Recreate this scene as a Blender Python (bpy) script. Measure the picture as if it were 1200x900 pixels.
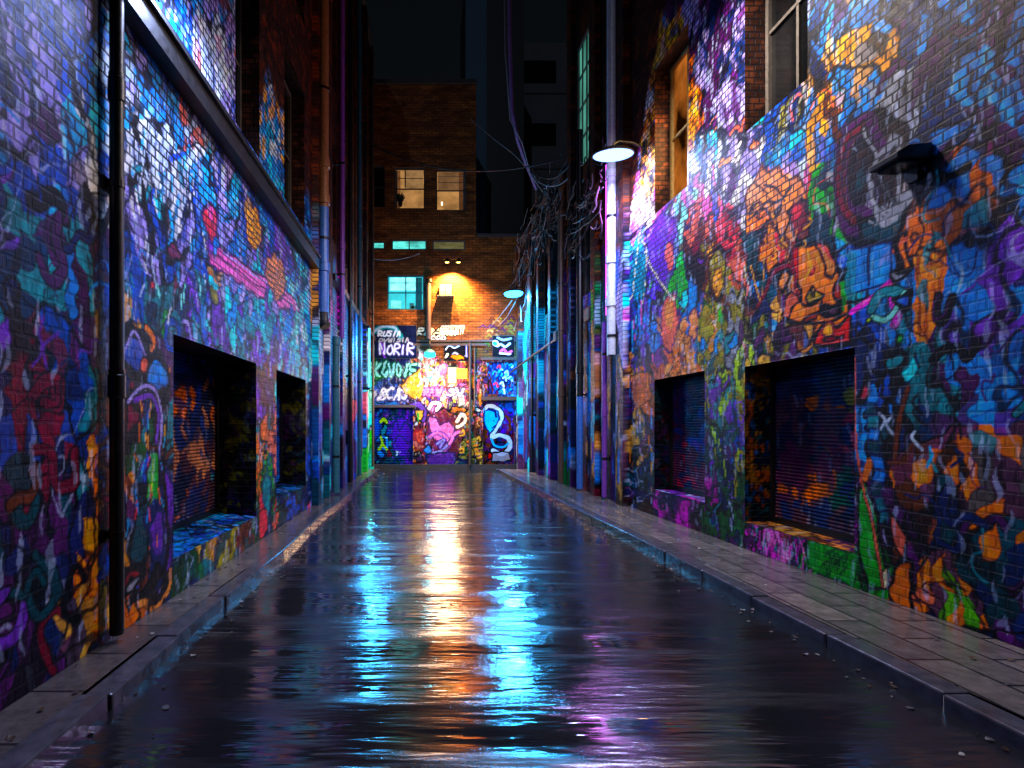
import bpy, math, random
import numpy as np
from mathutils import Vector
R = math.radians
random.seed(7)
for o in list(bpy.data.objects): bpy.data.objects.remove(o)
sc = bpy.context.scene
col = sc.collection
# ------------------------------------------------------------------ camera
cam = bpy.data.cameras.new('camera'); camo = bpy.data.objects.new('camera', cam); col.objects.link(camo)
camo.location = (0, 0, 1.6); camo.rotation_euler = (R(90), 0, 0)
cam.sensor_width = 36; cam.lens = 640/1200*36
cam.shift_x = (600-498)/1200; cam.shift_y = 50/1200
cam.clip_start = .05; cam.clip_end = 2000
sc.camera = camo
# ------------------------------------------------------------------ night sky, faint moon
w = bpy.data.worlds.new('World'); sc.world = w; w.use_nodes = True
nt = w.node_tree; bg = nt.nodes['Background']
sky = nt.nodes.new('ShaderNodeTexSky'); sky.sky_type = 'NISHITA'; sky.sun_disc = False
sky.sun_elevation = R(2); sky.sun_rotation = R(194)
nt.links.new(sky.outputs[0], bg.inputs[0]); bg.inputs[1].default_value = 0.004
sun = bpy.data.lights.new('moon', 'SUN'); sun.energy = 0.13; sun.angle = R(.5); sun.color = (.6, .75, 1)
suno = bpy.data.objects.new('moon', sun); col.objects.link(suno); suno.rotation_euler = (R(66), 0, R(-14))
sc.view_settings.view_transform = 'Standard'; sc.view_settings.look = 'None'
sc.view_settings.exposure = 0.0; sc.view_settings.gamma = 1; sc.view_settings.use_curve_mapping = False
sc.render.engine = 'CYCLES'
cy = sc.cycles
cy.use_denoising = True
cy.max_bounces = 5; cy.diffuse_bounces = 2; cy.glossy_bounces = 3; cy.transmission_bounces = 3
cy.sample_clamp_indirect = 4.0; cy.caustics_reflective = False; cy.caustics_refractive = False
cy.use_light_tree = True

# ------------------------------------------------------------------ small helpers
def lin(h):
    if isinstance(h, str):
        h = h.lstrip('#'); c = [int(h[i:i+2], 16)/255 for i in (0, 2, 4)]
    else: c = h
    return tuple(((x+.055)/1.055)**2.4 if x > .04045 else x/12.92 for x in c)

def tag(o, label=None, cat=None, group=None, kind=None):
    if label: o['label'] = label
    if cat: o['category'] = cat
    if group: o['group'] = group
    if kind: o['kind'] = kind
    return o

def empty(name, loc=(0, 0, 0), label=None, cat=None, group=None, rz=0):
    o = bpy.data.objects.new(name, None); col.objects.link(o); o.location = loc; o.rotation_euler = (0, 0, rz)
    return tag(o, label, cat, group)

def link(name, me, parent=None):
    o = bpy.data.objects.new(name, me); col.objects.link(o)
    if parent is not None:
        o.parent = parent
    return o

class MB:
    """collects shapes and links them as one mesh; coordinates relative to the parent"""
    def __init__(s): s.v = []; s.f = []; s.m = []
    def face(s, idx, m=0): s.f.append(idx); s.m.append(m)
    def box(s, c, d, m=0, rz=0, bev=0):
        cx, cy_, cz = c; x, y, z = d[0]/2, d[1]/2, d[2]/2; b = len(s.v); ca, sa = math.cos(rz), math.sin(rz)
        for sx, sy, sz in ((-1,-1,-1),(1,-1,-1),(1,1,-1),(-1,1,-1),(-1,-1,1),(1,-1,1),(1,1,1),(-1,1,1)):
            px, py = sx*x, sy*y
            s.v.append((cx+px*ca-py*sa, cy_+px*sa+py*ca, cz+sz*z))
        for q in ((0,3,2,1),(4,5,6,7),(0,1,5,4),(1,2,6,5),(2,3,7,6),(3,0,4,7)): s.face([b+i for i in q], m)
        return s
    def tube(s, pts, r, n=8, m=0, cap=True):
        pts = [Vector(p) for p in pts]; b = len(s.v); N = len(pts)
        rs = r if isinstance(r, (list, tuple)) else [r]*N
        prev = None
        for i, p in enumerate(pts):
            t = (pts[min(i+1, N-1)]-pts[max(i-1, 0)]).normalized()
            if prev is None:
                a = Vector((0, 0, 1)) if abs(t.z) < .9 else Vector((1, 0, 0))
                u = t.cross(a).normalized()
            else:
                u = (prev-t*prev.dot(t)).normalized()
            prev = u; v = t.cross(u)
            for k in range(n):
                an = 2*math.pi*k/n
                s.v.append(tuple(p+(u*math.cos(an)+v*math.sin(an))*rs[i]))
        for i in range(N-1):
            for k in range(n):
                s.face([b+i*n+k, b+i*n+(k+1) % n, b+(i+1)*n+(k+1) % n, b+(i+1)*n+k], m)
        if cap:
            s.face([b+k for k in range(n)][::-1], m); s.face([b+(N-1)*n+k for k in range(n)], m)
        return s
    def lathe(s, c, prof, n=24, m=0):
        b = len(s.v)
        for r, z in prof:
            for k in range(n):
                a = 2*math.pi*k/n; s.v.append((c[0]+r*math.cos(a), c[1]+r*math.sin(a), c[2]+z))
        for i in range(len(prof)-1):
            for k in range(n):
                s.face([b+i*n+k, b+i*n+(k+1) % n, b+(i+1)*n+(k+1) % n, b+(i+1)*n+k], m)
        return s
    def prism(s, outline, axis_fn, m=0):
        """outline: 2D points; axis_fn(p, t) -> 3D for t in 0,1"""
        b = len(s.v); n = len(outline)
        for t in (0, 1):
            for p in outline: s.v.append(axis_fn(p, t))
        s.face(list(range(b, b+n))[::-1], m); s.face(list(range(b+n, b+2*n)), m)
        for k in range(n): s.face([b+k, b+(k+1) % n, b+n+(k+1) % n, b+n+k], m)
        return s
    def build(s, name, mats, parent=None, smooth=False, bevel=0):
        me = bpy.data.meshes.new(name); me.from_pydata(s.v, [], s.f)
        for mt in (mats if isinstance(mats, (list, tuple)) else [mats]): me.materials.append(mt)
        me.polygons.foreach_set('material_index', s.m)
        if smooth: me.polygons.foreach_set('use_smooth', [True]*len(s.f))
        me.update()
        o = link(name, me, parent)
        if smooth:
            try:
                es = me.attributes.new('sharp_edge', 'BOOLEAN', 'EDGE')
                import bmesh
                bm = bmesh.new(); bm.from_mesh(me)
                bm.edges.ensure_lookup_table()
                fl = [len(e.link_faces) == 2 and e.calc_face_angle(0) > R(38) for e in bm.edges]
                bm.free(); es.data.foreach_set('value', fl)
            except Exception: pass
        if bevel:
            md = o.modifiers.new('bevel', 'BEVEL'); md.width = bevel; md.segments = 2; md.limit_method = 'ANGLE'
        return o

# ------------------------------------------------------------------ materials
def new_mat(name):
    m = bpy.data.materials.new(name); m.use_nodes = True
    return m, m.node_tree, m.node_tree.nodes['Principled BSDF']
def N(nt, typ, **kw):
    n = nt.nodes.new(typ)
    for k, v in kw.items():
        if k.startswith('i_'):
            key = k[2:]
            n.inputs[int(key) if key.isdigit() else key.replace('_', ' ')].default_value = v
        else: setattr(n, k, v)
    return n

def simple(name, colr, rough=.5, metal=0, noise=.25, nscale=18, bump=.002):
    m, nt, p = new_mat(name)
    c = lin(colr)
    tc = N(nt, 'ShaderNodeTexCoord')
    nz = N(nt, 'ShaderNodeTexNoise', i_Scale=nscale, i_Detail=5)
    nt.links.new(tc.outputs['Object'], nz.inputs['Vector'])
    mr = N(nt, 'ShaderNodeMapRange'); mr.inputs[3].default_value = 1-noise; mr.inputs[4].default_value = 1+noise
    mr.inputs[1].default_value = .3; mr.inputs[2].default_value = .7
    nt.links.new(nz.outputs[0], mr.inputs[0])
    mx = N(nt, 'ShaderNodeVectorMath', operation='SCALE'); mx.inputs[0].default_value = c
    nt.links.new(mr.outputs[0], mx.inputs['Scale']); nt.links.new(mx.outputs[0], p.inputs['Base Color'])
    r2 = N(nt, 'ShaderNodeMapRange'); r2.inputs[3].default_value = max(.05, rough-.15); r2.inputs[4].default_value = min(1, rough+.15)
    nt.links.new(nz.outputs[0], r2.inputs[0]); nt.links.new(r2.outputs[0], p.inputs['Roughness'])
    p.inputs['Metallic'].default_value = metal
    bp = N(nt, 'ShaderNodeBump', i_Strength=.6, i_Distance=bump)
    nt.links.new(nz.outputs[0], bp.inputs['Height']); nt.links.new(bp.outputs[0], p.inputs['Normal'])
    return m

def emit(name, colr, strength, var=0, vscale=(3, 3, 3)):
    m = bpy.data.materials.new(name); m.use_nodes = True; nt = m.node_tree
    nt.nodes.clear(); out = N(nt, 'ShaderNodeOutputMaterial'); e = N(nt, 'ShaderNodeEmission')
    e.inputs[0].default_value = (*lin(colr), 1); e.inputs[1].default_value = strength
    if var:
        tc = N(nt, 'ShaderNodeTexCoord'); mp = N(nt, 'ShaderNodeMapping'); mp.inputs['Scale'].default_value = vscale
        nz = N(nt, 'ShaderNodeTexNoise', i_Scale=1, i_Detail=3)
        mr = N(nt, 'ShaderNodeMapRange'); mr.inputs[1].default_value = .35; mr.inputs[2].default_value = .65
        mr.inputs[3].default_value = strength*(1-var); mr.inputs[4].default_value = strength*(1+var)
        nt.links.new(tc.outputs['Object'], mp.inputs[0]); nt.links.new(mp.outputs[0], nz.inputs['Vector'])
        nt.links.new(nz.outputs[0], mr.inputs[0]); nt.links.new(mr.outputs[0], e.inputs[1])
    nt.links.new(e.outputs[0], out.inputs[0])
    return m

def wall_mat(name, bw=.135, rh=.086, mortar=.0115, rough=(.36, .62), bricks=True, bumpd=.010):
    """painted or bare brick: paint colour per vertex, mortar grid and bump from nodes; alpha = how dark the joints are"""
    m, nt, p = new_mat(name); L = nt.links.new
    vc = N(nt, 'ShaderNodeVertexColor'); vc.layer_name = 'Col'
    at = N(nt, 'ShaderNodeAttribute'); at.attribute_name = 'wuv'
    nz = N(nt, 'ShaderNodeTexNoise', i_Scale=9.0, i_Detail=6, i_Roughness=.65); L(at.outputs['Vector'], nz.inputs['Vector'])
    fine = N(nt, 'ShaderNodeTexNoise', i_Scale=70.0, i_Detail=4, i_Roughness=.7); L(at.outputs['Vector'], fine.inputs['Vector'])
    wob = N(nt, 'ShaderNodeTexNoise', i_Scale=5.0, i_Detail=2); L(at.outputs['Vector'], wob.inputs['Vector'])
    wv = N(nt, 'ShaderNodeVectorMath', operation='MULTIPLY_ADD'); L(wob.outputs['Color'], wv.inputs[0])
    wv.inputs[1].default_value = (.016, .010, 0); L(at.outputs['Vector'], wv.inputs[2])
    jit = N(nt, 'ShaderNodeMapRange'); jit.inputs[1].default_value = .3; jit.inputs[2].default_value = .7
    jit.inputs[3].default_value = .72; jit.inputs[4].default_value = 1.2; L(nz.outputs[0], jit.inputs[0])
    base = N(nt, 'ShaderNodeVectorMath', operation='SCALE'); L(vc.outputs['Color'], base.inputs[0]); L(jit.outputs[0], base.inputs['Scale'])
    cur = base.outputs[0]
    if bricks:
        bk = N(nt, 'ShaderNodeTexBrick'); bk.offset = .5
        for k, v in (('Scale', 1), ('Mortar Size', mortar), ('Mortar Smooth', .25), ('Bias', 0), ('Brick Width', bw), ('Row Height', rh)): bk.inputs[k].default_value = v
        bk.inputs['Color1'].default_value = (.62, .62, .66, 1); bk.inputs['Color2'].default_value = (1.15, 1.12, 1.08, 1); bk.inputs['Mortar'].default_value = (1, 1, 1, 1)
        L(wv.outputs[0], bk.inputs['Vector'])
        mu = N(nt, 'ShaderNodeVectorMath', operation='MULTIPLY'); L(cur, mu.inputs[0]); L(bk.outputs['Color'], mu.inputs[1])
        fm = N(nt, 'ShaderNodeMath', operation='MULTIPLY'); L(bk.outputs['Fac'], fm.inputs[0]); L(vc.outputs['Alpha'], fm.inputs[1])
        mx = N(nt, 'ShaderNodeMix', data_type='RGBA'); L(fm.outputs[0], mx.inputs[0]); L(mu.outputs[0], mx.inputs[6]); mx.inputs[7].default_value = (.006, .006, .01, 1)
        cur = mx.outputs[2]
        h = N(nt, 'ShaderNodeMath', operation='SUBTRACT'); h.inputs[0].default_value = 1; L(bk.outputs['Fac'], h.inputs[1])
        h2 = N(nt, 'ShaderNodeMath', operation='MULTIPLY_ADD'); L(fine.outputs[0], h2.inputs[0]); h2.inputs[1].default_value = .45; L(h.outputs[0], h2.inputs[2])
        h3 = N(nt, 'ShaderNodeMath', operation='MULTIPLY_ADD'); L(nz.outputs[0], h3.inputs[0]); h3.inputs[1].default_value = .9; L(h2.outputs[0], h3.inputs[2])
        hh = h3.outputs[0]
    else:
        h2 = N(nt, 'ShaderNodeMath', operation='MULTIPLY_ADD'); L(fine.outputs[0], h2.inputs[0]); h2.inputs[1].default_value = .4; L(nz.outputs[0], h2.inputs[2]); hh = h2.outputs[0]
    L(cur, p.inputs['Base Color'])
    rr = N(nt, 'ShaderNodeMapRange'); rr.inputs[1].default_value = .3; rr.inputs[2].default_value = .7
    rr.inputs[3].default_value = rough[0]; rr.inputs[4].default_value = rough[1]; L(nz.outputs[0], rr.inputs[0]); L(rr.outputs[0], p.inputs['Roughness']); p.inputs['Specular IOR Level'].default_value = .09
    bp = N(nt, 'ShaderNodeBump', i_Strength=.8, i_Distance=bumpd); L(hh, bp.inputs['Height']); L(bp.outputs[0], p.inputs['Normal'])
    return m

MW = wall_mat('painted_brick')
MWs = wall_mat('painted_render', bricks=False, rough=(.3, .6))
MWe = wall_mat('end_wall_brick', bw=.30, rh=.105, mortar=.012, rough=(.35, .7), bumpd=.012)
MSH = wall_mat('painted_shutter_metal', bricks=False, rough=(.22, .45), bumpd=.001)
M = dict(
    black=simple('black_metal', (.07, .07, .08), .4, .3),
    dark=simple('dark_stone', (.13, .12, .13), .6),
    soot=simple('sooty_masonry', (.20, .17, .16), .8, bump=.01),
    rust=simple('rust_painted_pipe', (.50, .33, .20), .4, .1),
    bluepipe=simple('blue_paint', (.20, .40, .70), .4, .1),
    purplepipe=simple('violet_paint', (.45, .22, .62), .4, .1),
    greypipe=simple('pale_grey_paint', (.72, .74, .80), .35, .1, noise=.15),
    brownpipe=simple('brown_paint', (.30, .22, .18), .45, .1),
    tealpipe=simple('teal_paint', (.15, .40, .45), .45, .1),
    frame=simple('window_frame_paint', (.30, .28, .26), .5),
    litframe=simple('warm_lit_frame', (.62, .50, .28), .5),  # frame made golden, the warm light on it put into the colour
    rubber=simple('cable_rubber', (.10, .10, .11), .5),
    greyc=simple('grey_cable', (.42, .42, .45), .5),
    violetc=simple('violet_lit_cable', (.45, .30, .50), .5),  # purple light on the bundle is put into its colour
    concrete=simple('pale_concrete', (.36, .37, .40), .85, noise=.15, nscale=1.2),
    glassd=simple('dark_window_glass', (.035, .04, .05), .12, 0, noise=.1),
    white=simple('white_paint', (.8, .8, .8), .5),
)
E = dict(
    lamp=emit('lamp_lens', (.50, .66, 1), 4.2),
    cyan=emit('cyan_lamp_lens', (.18, .66, 1), 12),
    teal=emit('teal_lamp_lens', (.15, .75, .95), 5),
    orange=emit('orange_bulb', (1, .75, .35), 12),
    warm=emit('warm_box_lamp', (1, .90, .62), 3.5),
    winwarm=emit('warm_lit_glass', (.86, .62, .36), .55, .35, (1.6, 1, 2.2)),
    wincyan=emit('cyan_lit_glass', (.25, .85, .90), 1.0, .30, (1.2, 1, 1.6)),
    winteal=emit('teal_strip_glass', (.35, .85, .80), 1.0, .5, (2, 1, 6)),
    winolive=emit('olive_strip_glass', (.55, .52, .33), .45, .4, (2, 1, 6)),
    pilaster_glow=emit('pale_green_glass', (.45, .85, .75), .35, .5, (3, 3, 1)),  # added glowing pane, stands for the light on a pale green pilaster
    winamber=emit('added_amber_glow', (.9, .5, .18), .32, .95, (3, 2.2, 1.4)),  # amber glow added to the pane to account for the warm reveal
    magenta=emit('magenta_tube', (.85, .30, 1), 3.0),
    cyantube=emit('cyan_tube', (.25, .75, 1), 6),
)

# ------------------------------------------------------------------ noise in numpy
_rng = np.random.RandomState(11); _T = _rng.rand(256, 256, 4).astype(np.float32)
def h2(i, j, k=0, s=0):
    i = i.astype(np.int64); j = j.astype(np.int64)
    return _T[(i*7+j*13*s+s*37) & 255, (j*5+i*11+s*91) & 255, k]
def vn(x, y, s=0, k=0):
    i = np.floor(x); j = np.floor(y); fx = x-i; fy = y-j; fx = fx*fx*(3-2*fx); fy = fy*fy*(3-2*fy)
    i = i.astype(np.int64); j = j.astype(np.int64)
    def g(a, b): return _T[(a+s*17) & 255, (b+s*53) & 255, k]
    return (g(i, j)*(1-fx)+g(i+1, j)*fx)*(1-fy)+(g(i, j+1)*(1-fx)+g(i+1, j+1)*fx)*fy
def fbm(x, y, s=0, o=4):
    a = 0; t = 0; am = 1
    for q in range(o):
        a = a+am*vn(x*2**q, y*2**q, s+q*3); t += am; am *= .55
    return a/t
def voro(x, y, s=0):
    i0 = np.floor(x); j0 = np.floor(y)
    f1 = np.full(x.shape, 9.); f2 = np.full(x.shape, 9.); cx = np.zeros(x.shape); cyy = np.zeros(x.shape); ci = np.zeros(x.shape, np.int64); cj = np.zeros(x.shape, np.int64)
    for di in (-1, 0, 1):
        for dj in (-1, 0, 1):
            i = (i0+di).astype(np.int64); j = (j0+dj).astype(np.int64)
            px = i+_T[(i+s*31) & 255, (j+s*77) & 255, 0]; py = j+_T[(i+s*31) & 255, (j+s*77) & 255, 1]
            d = np.hypot(px-x, py-y)
            c = d < f1
            f2 = np.where(c, f1, np.minimum(f2, d))
            cx = np.where(c, px, cx); cyy = np.where(c, py, cyy); ci = np.where(c, i, ci); cj = np.where(c, j, cj)
            f1 = np.where(c, d, f1)
    return f1, f2, cx, cyy, ci, cj

PAL = {k: np.array(lin(v)) for k, v in dict(
    white='#e8ecf6', pale='#b9c8ea', lav='#9c92d8', cream='#eed9b8', grey='#8d93a0',
    blue='#2c55b0', azure='#1e86d8', sky='#4aa6e6', navy='#152658', cyan='#39c4dc', teal='#1c7f8c', dteal='#0f4450', mint='#8ee0cc',
    purple='#6a3fa6', violet='#5029a0', magenta='#bf3fae', pink='#e873b0', plum='#4b2258', maroon='#6c1c34', red='#b02430', coral='#dc5560',
    salmon='#cf7263', flesh='#cf9060', tan='#c49a5e', orange='#f0861a', gold='#e0a22c', yellow='#e6d23c', olive='#8e8a30', ygreen='#9cc03c',
    green='#2aa042', dgreen='#12542c', brown='#5f3320', dbrown='#2e1a14', black='#0a0a10', brick='#6b3a26', obrick='#a8682e', dbrick='#3a2018').items()}

class Wall:
    def __init__(s, a, b, side): s.a, s.b, s.side = a, b, side    # x = a + b*y ; side=+1 left wall (normal +x), -1 right wall
    def pos(s, S, Z, n=0): return np.stack([s.a+s.b*S+s.side*n+0*Z, S+0*Z, Z+0*S], -1)
    def P(s, S, Z, n=0): return (s.a+s.b*S+s.side*n, S, Z)
    def topx(s, S, Z):
        S = np.maximum(S, 1.2); return 498+(s.a+s.b*S)/S*640, 500-(Z-1.6)/S*640
    def d(s, px): return s.a/((px-498)/640-s.b)
    def px(s, px, py):
        d = s.d(px); return d, 1.6+(500-py)*d/640
    def rad(s, px, py, rx, ry):
        d = s.d(px); return rx*d*d/(640*abs(s.a)), ry*d/640
LW = Wall(-2.42, .012, 1); RW = Wall(4.42, -.03, -1)
class EndWall:
    Y = 22.3
    def pos(s, S, Z, n=0): return np.stack([S+0*Z, s.Y-n+0*S+0*Z, Z+0*S], -1)
    def P(s, S, Z, n=0): return (S, s.Y-n, Z)
    def topx(s, S, Z): return 498+S/s.Y*640, 500-(Z-1.6)/s.Y*640
    def d(s, px): return s.Y
    def px(s, px, py): return (px-498)*s.Y/640, 1.6+(500-py)*s.Y/640
    def rad(s, px, py, rx, ry): return rx*s.Y/640, ry*s.Y/640
EW = EndWall()

def ramp(v, a, b): return np.clip((v-a)/(b-a), 0, 1)

def squash(S): return np.where(S < 8, S, 8+64*(1/8-1/np.maximum(S, 8)))
def unsquash(x): return np.where(x < 8, x, 1/np.maximum(1/8-(x-8)/64, .01))
class Painter:
    """paints a mural into per-point colours: cells of colour, outlines, strokes, then single figures"""
    def __init__(s, wall, S, Z):
        s.w = wall; s.S = S.ravel().astype(np.float64); s.Z = Z.ravel().astype(np.float64); s.sh = S.shape
        s.Q = squash(s.S) if isinstance(wall, Wall) else s.S; s.sat = 1.3; s.C = np.zeros((s.S.size, 3)); s.A = np.full(s.S.size, .6)
        s.W1 = (fbm(s.S*5, s.Z*5, 40, 2)-.5); s.W2 = (fbm(s.S*5, s.Z*5, 47, 2)-.5)
        if isinstance(wall, Wall): s.W1 = np.where(s.S > 10.95, s.W1*.08, s.W1); s.W2 = np.where(s.S > 10.95, s.W2*.5, s.W2)
    def pick(s, cs, cz, anch, ci, cj, seed, spread=16):
        if isinstance(s.w, Wall): cz = np.where(s.S > 10.95, cz/.15, cz)
        u, v = s.w.topx(unsquash(cs) if isinstance(s.w, Wall) else cs, cz)
        best = np.full(u.shape, 1e9); A = np.zeros(u.shape, int)
        for k, (ax, ay, pal) in enumerate(anch):
            g = _T[(ci*3+k*29+seed) & 255, (cj*7+k*13) & 255, 2]
            dd = np.hypot((u-ax), (v-ay)*.6)+spread*g
            m = dd < best; best = np.where(m, dd, best); A = np.where(m, k, A)
        out = np.zeros(u.shape+(3,)); r = _T[(ci*5+seed*3) & 255, (cj*3+seed) & 255, 3]
        for k, (ax, ay, pal) in enumerate(anch):
            cs_ = pal.split(); m = A == k
            if not m.any(): continue
            idx = np.minimum((r[m]*len(cs_)).astype(int), len(cs_)-1)
            out[m] = np.array([PAL[c] for c in cs_])[idx]
        j = .7+.6*_T[(ci+seed*5) & 255, (cj+seed*9) & 255, 2]
        return out*j[:, None]
    def mix(s, m, c, idx=None):
        c = PAL[c] if isinstance(c, str) else np.asarray(c)
        if idx is None: s.C += (c-s.C)*m[:, None]
        else: s.C[idx] += (c-s.C[idx])*m[:, None]
    def base(s, anch, seed=0, cell=(.46, .60), lines=1.0, light=1.0):
        S, Z = s.Q, s.Z
        if isinstance(s.w, Wall): Z = np.where(s.S > 10.95, Z*.15, Z)
        wx = (fbm(S*1.6, Z*1.6, seed+1)-.5)*.75; wy = (fbm(S*1.6, Z*1.6, seed+5)-.5)*.75
        x = S+wx; y = Z+wy
        f1, f2, cx, cyy, ci, cj = voro(x/cell[0], y/cell[1], seed)
        c = s.pick(cx*cell[0], cyy*cell[1], anch, ci, cj, seed); s.C[:] = c
        edge = f2-f1
        # strokes inside the cells
        a, b = cell[0]*.26, cell[1]*.38
        g1, g2, gx, gy, gi, gj = voro((S+wx*.5+.2*s.W1)/a, (Z+wy*.5)/b, seed+3)
        c2 = s.pick(gx*a, gy*b, anch, gi, gj, seed+4, 24)
        m = ramp(_T[(gi*3) & 255, (gj*9) & 255, 1], .42, .5)
        s.C += (c2-s.C)*m[:, None]*.9
        s.mix(ramp(g2-g1, .10, .02)*.55*lines, 'black')
        # thin vertical brush marks
        a, b = .035, .22
        k1, k2, kx, ky, ki, kj = voro((S+.3*wx)/a, (Z+.3*wy)/b, seed+6)
        rr = _T[(ki*7) & 255, (kj*3) & 255, 1]; light = light*.6
        s.C *= (.78+.44*_T[(ki*5) & 255, (kj*11) & 255, 0])[:, None]
        s.mix(ramp(rr, .955-.03*light, .965-.03*light)*.75*light*ramp(k2-k1, .0, .1), 'pale')
        s.mix(ramp(rr, .10, .09)*.7*lines, 'black')
        # big outlines and flowing contour lines
        s.mix(ramp(edge, .085, .05)*lines*ramp(fbm(S*1.1, Z*1.1, seed+8, 2), .40, .47)*.95, 'black')
        for q, (fr, wdt, colr) in enumerate(((1.3, .010, 'black'), (2.3, .016, 'black'), (1.7, .006, 'pale'))):
            n = fbm(S*fr+wx, Z*fr*.8+wy, seed+20+q*4, 3)
            gm = ramp(vn(S*.9, Z*.9, seed+60+q), .45, .55)
            s.mix(ramp(abs(n-.5), wdt*1.6, wdt*.8)*gm*(.9*lines if colr == 'black' else .7*light), colr)
        return s
    def near(s, a, b, c, d, pad):
        return np.nonzero((s.S > a-pad) & (s.S < b+pad) & (s.Z > c-pad) & (s.Z < d+pad))[0]
    def ell(s, px, py, rx, ry, c, ol=.018, olc='black', warp=.11, fill=.9, grad=None):
        cs, cz = s.w.px(px, py); rs, rz = s.w.rad(px, py, rx, ry); i = s.near(cs-rs, cs+rs, cz-rz, cz+rz, .25)
        if not len(i): return s
        x = (s.S[i]+s.W1[i]*warp*2-cs)/rs; y = (s.Z[i]+s.W2[i]*warp*2-cz)/rz; r = np.hypot(x, y); k = min(rs, rz)
        s.mix(ramp((r-1)*k, .008, -.008)*fill, c or 'black', i)
        if grad: s.mix(ramp(y, 0, -1)*(r < 1)*.8, grad, i)
        s.mix(ramp(abs((r-1)*k), ol+.008, ol-.004), olc, i)
        return s
    def poly(s, pts, c, ol=.02, olc='black', warp=.11, fill=.9, grad=None):
        p = [s.w.px(*q) for q in pts]; p = np.array(p)
        i = s.near(p[:, 0].min(), p[:, 0].max(), p[:, 1].min(), p[:, 1].max(), .2)
        if not len(i): return s
        x = s.S[i]+s.W1[i]*warp; y = s.Z[i]+s.W2[i]*warp; ins = np.zeros(len(i), bool); dm = np.full(len(i), 9.)
        for k in range(len(p)):
            x0, y0 = p[k]; x1, y1 = p[(k+1) % len(p)]
            cr = ((y0 > y) != (y1 > y)) & (x < (x1-x0)*(y-y0)/((y1-y0) or 1e-9)+x0); ins ^= cr
            t = np.clip(((x-x0)*(x1-x0)+(y-y0)*(y1-y0))/max((x1-x0)**2+(y1-y0)**2, 1e-9), 0, 1)
            dm = np.minimum(dm, np.hypot(x-x0-t*(x1-x0), y-y0-t*(y1-y0)))
        if c: s.mix(ins*1.0*fill, c, i)
        if grad: s.mix(ins*ramp(y, p[:, 1].mean(), p[:, 1].min())*.8, grad, i)
        if ol: s.mix(ramp(dm, ol+.006, ol-.006), olc, i)
        return s
    def line(s, pts, c, wd=.03, ol=0, olc='black', warp=.05, metric=False, a=1):
        p = np.array(pts if metric else [s.w.px(*q) for q in pts]); i = s.near(p[:, 0].min(), p[:, 0].max(), p[:, 1].min(), p[:, 1].max(), wd+.12)
        if not len(i): return s
        x = s.S[i]+s.W1[i]*warp; y = s.Z[i]+s.W2[i]*warp; dm = np.full(len(i), 9.)
        for k in range(len(p)-1):
            x0, y0 = p[k]; x1, y1 = p[k+1]
            t = np.clip(((x-x0)*(x1-x0)+(y-y0)*(y1-y0))/max((x1-x0)**2+(y1-y0)**2, 1e-9), 0, 1)
            dm = np.minimum(dm, np.hypot(x-x0-t*(x1-x0), y-y0-t*(y1-y0)))
        if ol: s.mix(ramp(dm, wd+ol+.005, wd+ol-.005), olc, i)
        s.mix(ramp(dm, wd+.004, wd-.004)*a, c, i)
        return s
    def curve(s, pts, c, wd=.03, **kw):
        P = [np.array(q, float) for q in pts]; P = [2*P[0]-P[1]]+P+[2*P[-1]-P[-2]]; out = []
        for k in range(1, len(P)-2):
            for t in np.linspace(0, 1, 7, endpoint=False):
                a, b, c_, d = P[k-1:k+3]
                out.append(.5*((2*b)+(-a+c_)*t+(2*a-5*b+4*c_-d)*t*t+(-a+3*b-3*c_+d)*t**3))
        out.append(P[-2]); return s.line([tuple(q) for q in out], c, wd, **kw)
    def scribble(s, n, box, cols, seed):
        rr = random.Random(seed)
        for q in range(n):
            a, b = rr.uniform(box[0], box[1]), rr.uniform(box[2], box[3]); cx, cz = s.w.px(a, b); k = rr.uniform(.05, .17); th = rr.uniform(0, 6.28); pts = []
            for j in range(5):
                th += rr.uniform(.5, 1.7)*rr.choice((1, 1, -1)); cx += k*math.cos(th); cz += k*1.2*math.sin(th); pts.append((cx, cz))
            cl = rr.choice(cols.split()); big = rr.random() < .45
            s.curve(pts, cl, rr.uniform(.018, .045) if big else rr.uniform(.006, .012), ol=.014 if big else 0, metric=True, warp=.08, a=.92)
    def finish(s, seed=90, amt=.5):
        S, Z = s.Q, s.Z; a, b = .028, .15
        if isinstance(s.w, Wall): Z = np.where(s.S > 10.95, Z*.3, Z)
       
        k1, k2, kx, ky, ki, kj = voro((S+.12*s.W1)/a, (Z+.1*s.W2)/b, seed)
        r = _T[(ki*7+3) & 255, (kj*3+9) & 255, 1]; e = ramp(k2-k1, .0, .12)
        s.C *= (1+amt*(.62*_T[(ki*5) & 255, (kj*11) & 255, 0]-.31))[:, None]
        s.mix(ramp(r, .93, .94)*e*.8*amt, 'black'); s.mix(ramp(r, .045, .035)*e*.6*amt, 'pale')
        g1, g2, gx, gy, gi, gj = voro((S+.5*s.W1)/.11, (Z+.5*s.W2)/.17, seed+1)
        s.mix(ramp(g2-g1, .07, .02)*.6*amt*ramp(vn(S*1.7, Z*1.7, seed+4), .45, .6), 'black')
        gr = fbm(S*.7, Z*.7, seed+5, 3); s.C *= (.80+.55*gr)[:, None]
        return s
    def out(s):
        c = np.clip(s.C, 0, 1); l = c @ np.array([.3, .55, .15]); c = np.clip(l[:, None]+(c-l[:, None])*s.sat, 0, 1); c = c**1.15*1.25
        return np.concatenate([np.clip(c, 0, .85), s.A[:, None]], 1).reshape(s.sh+(4,))

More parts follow.
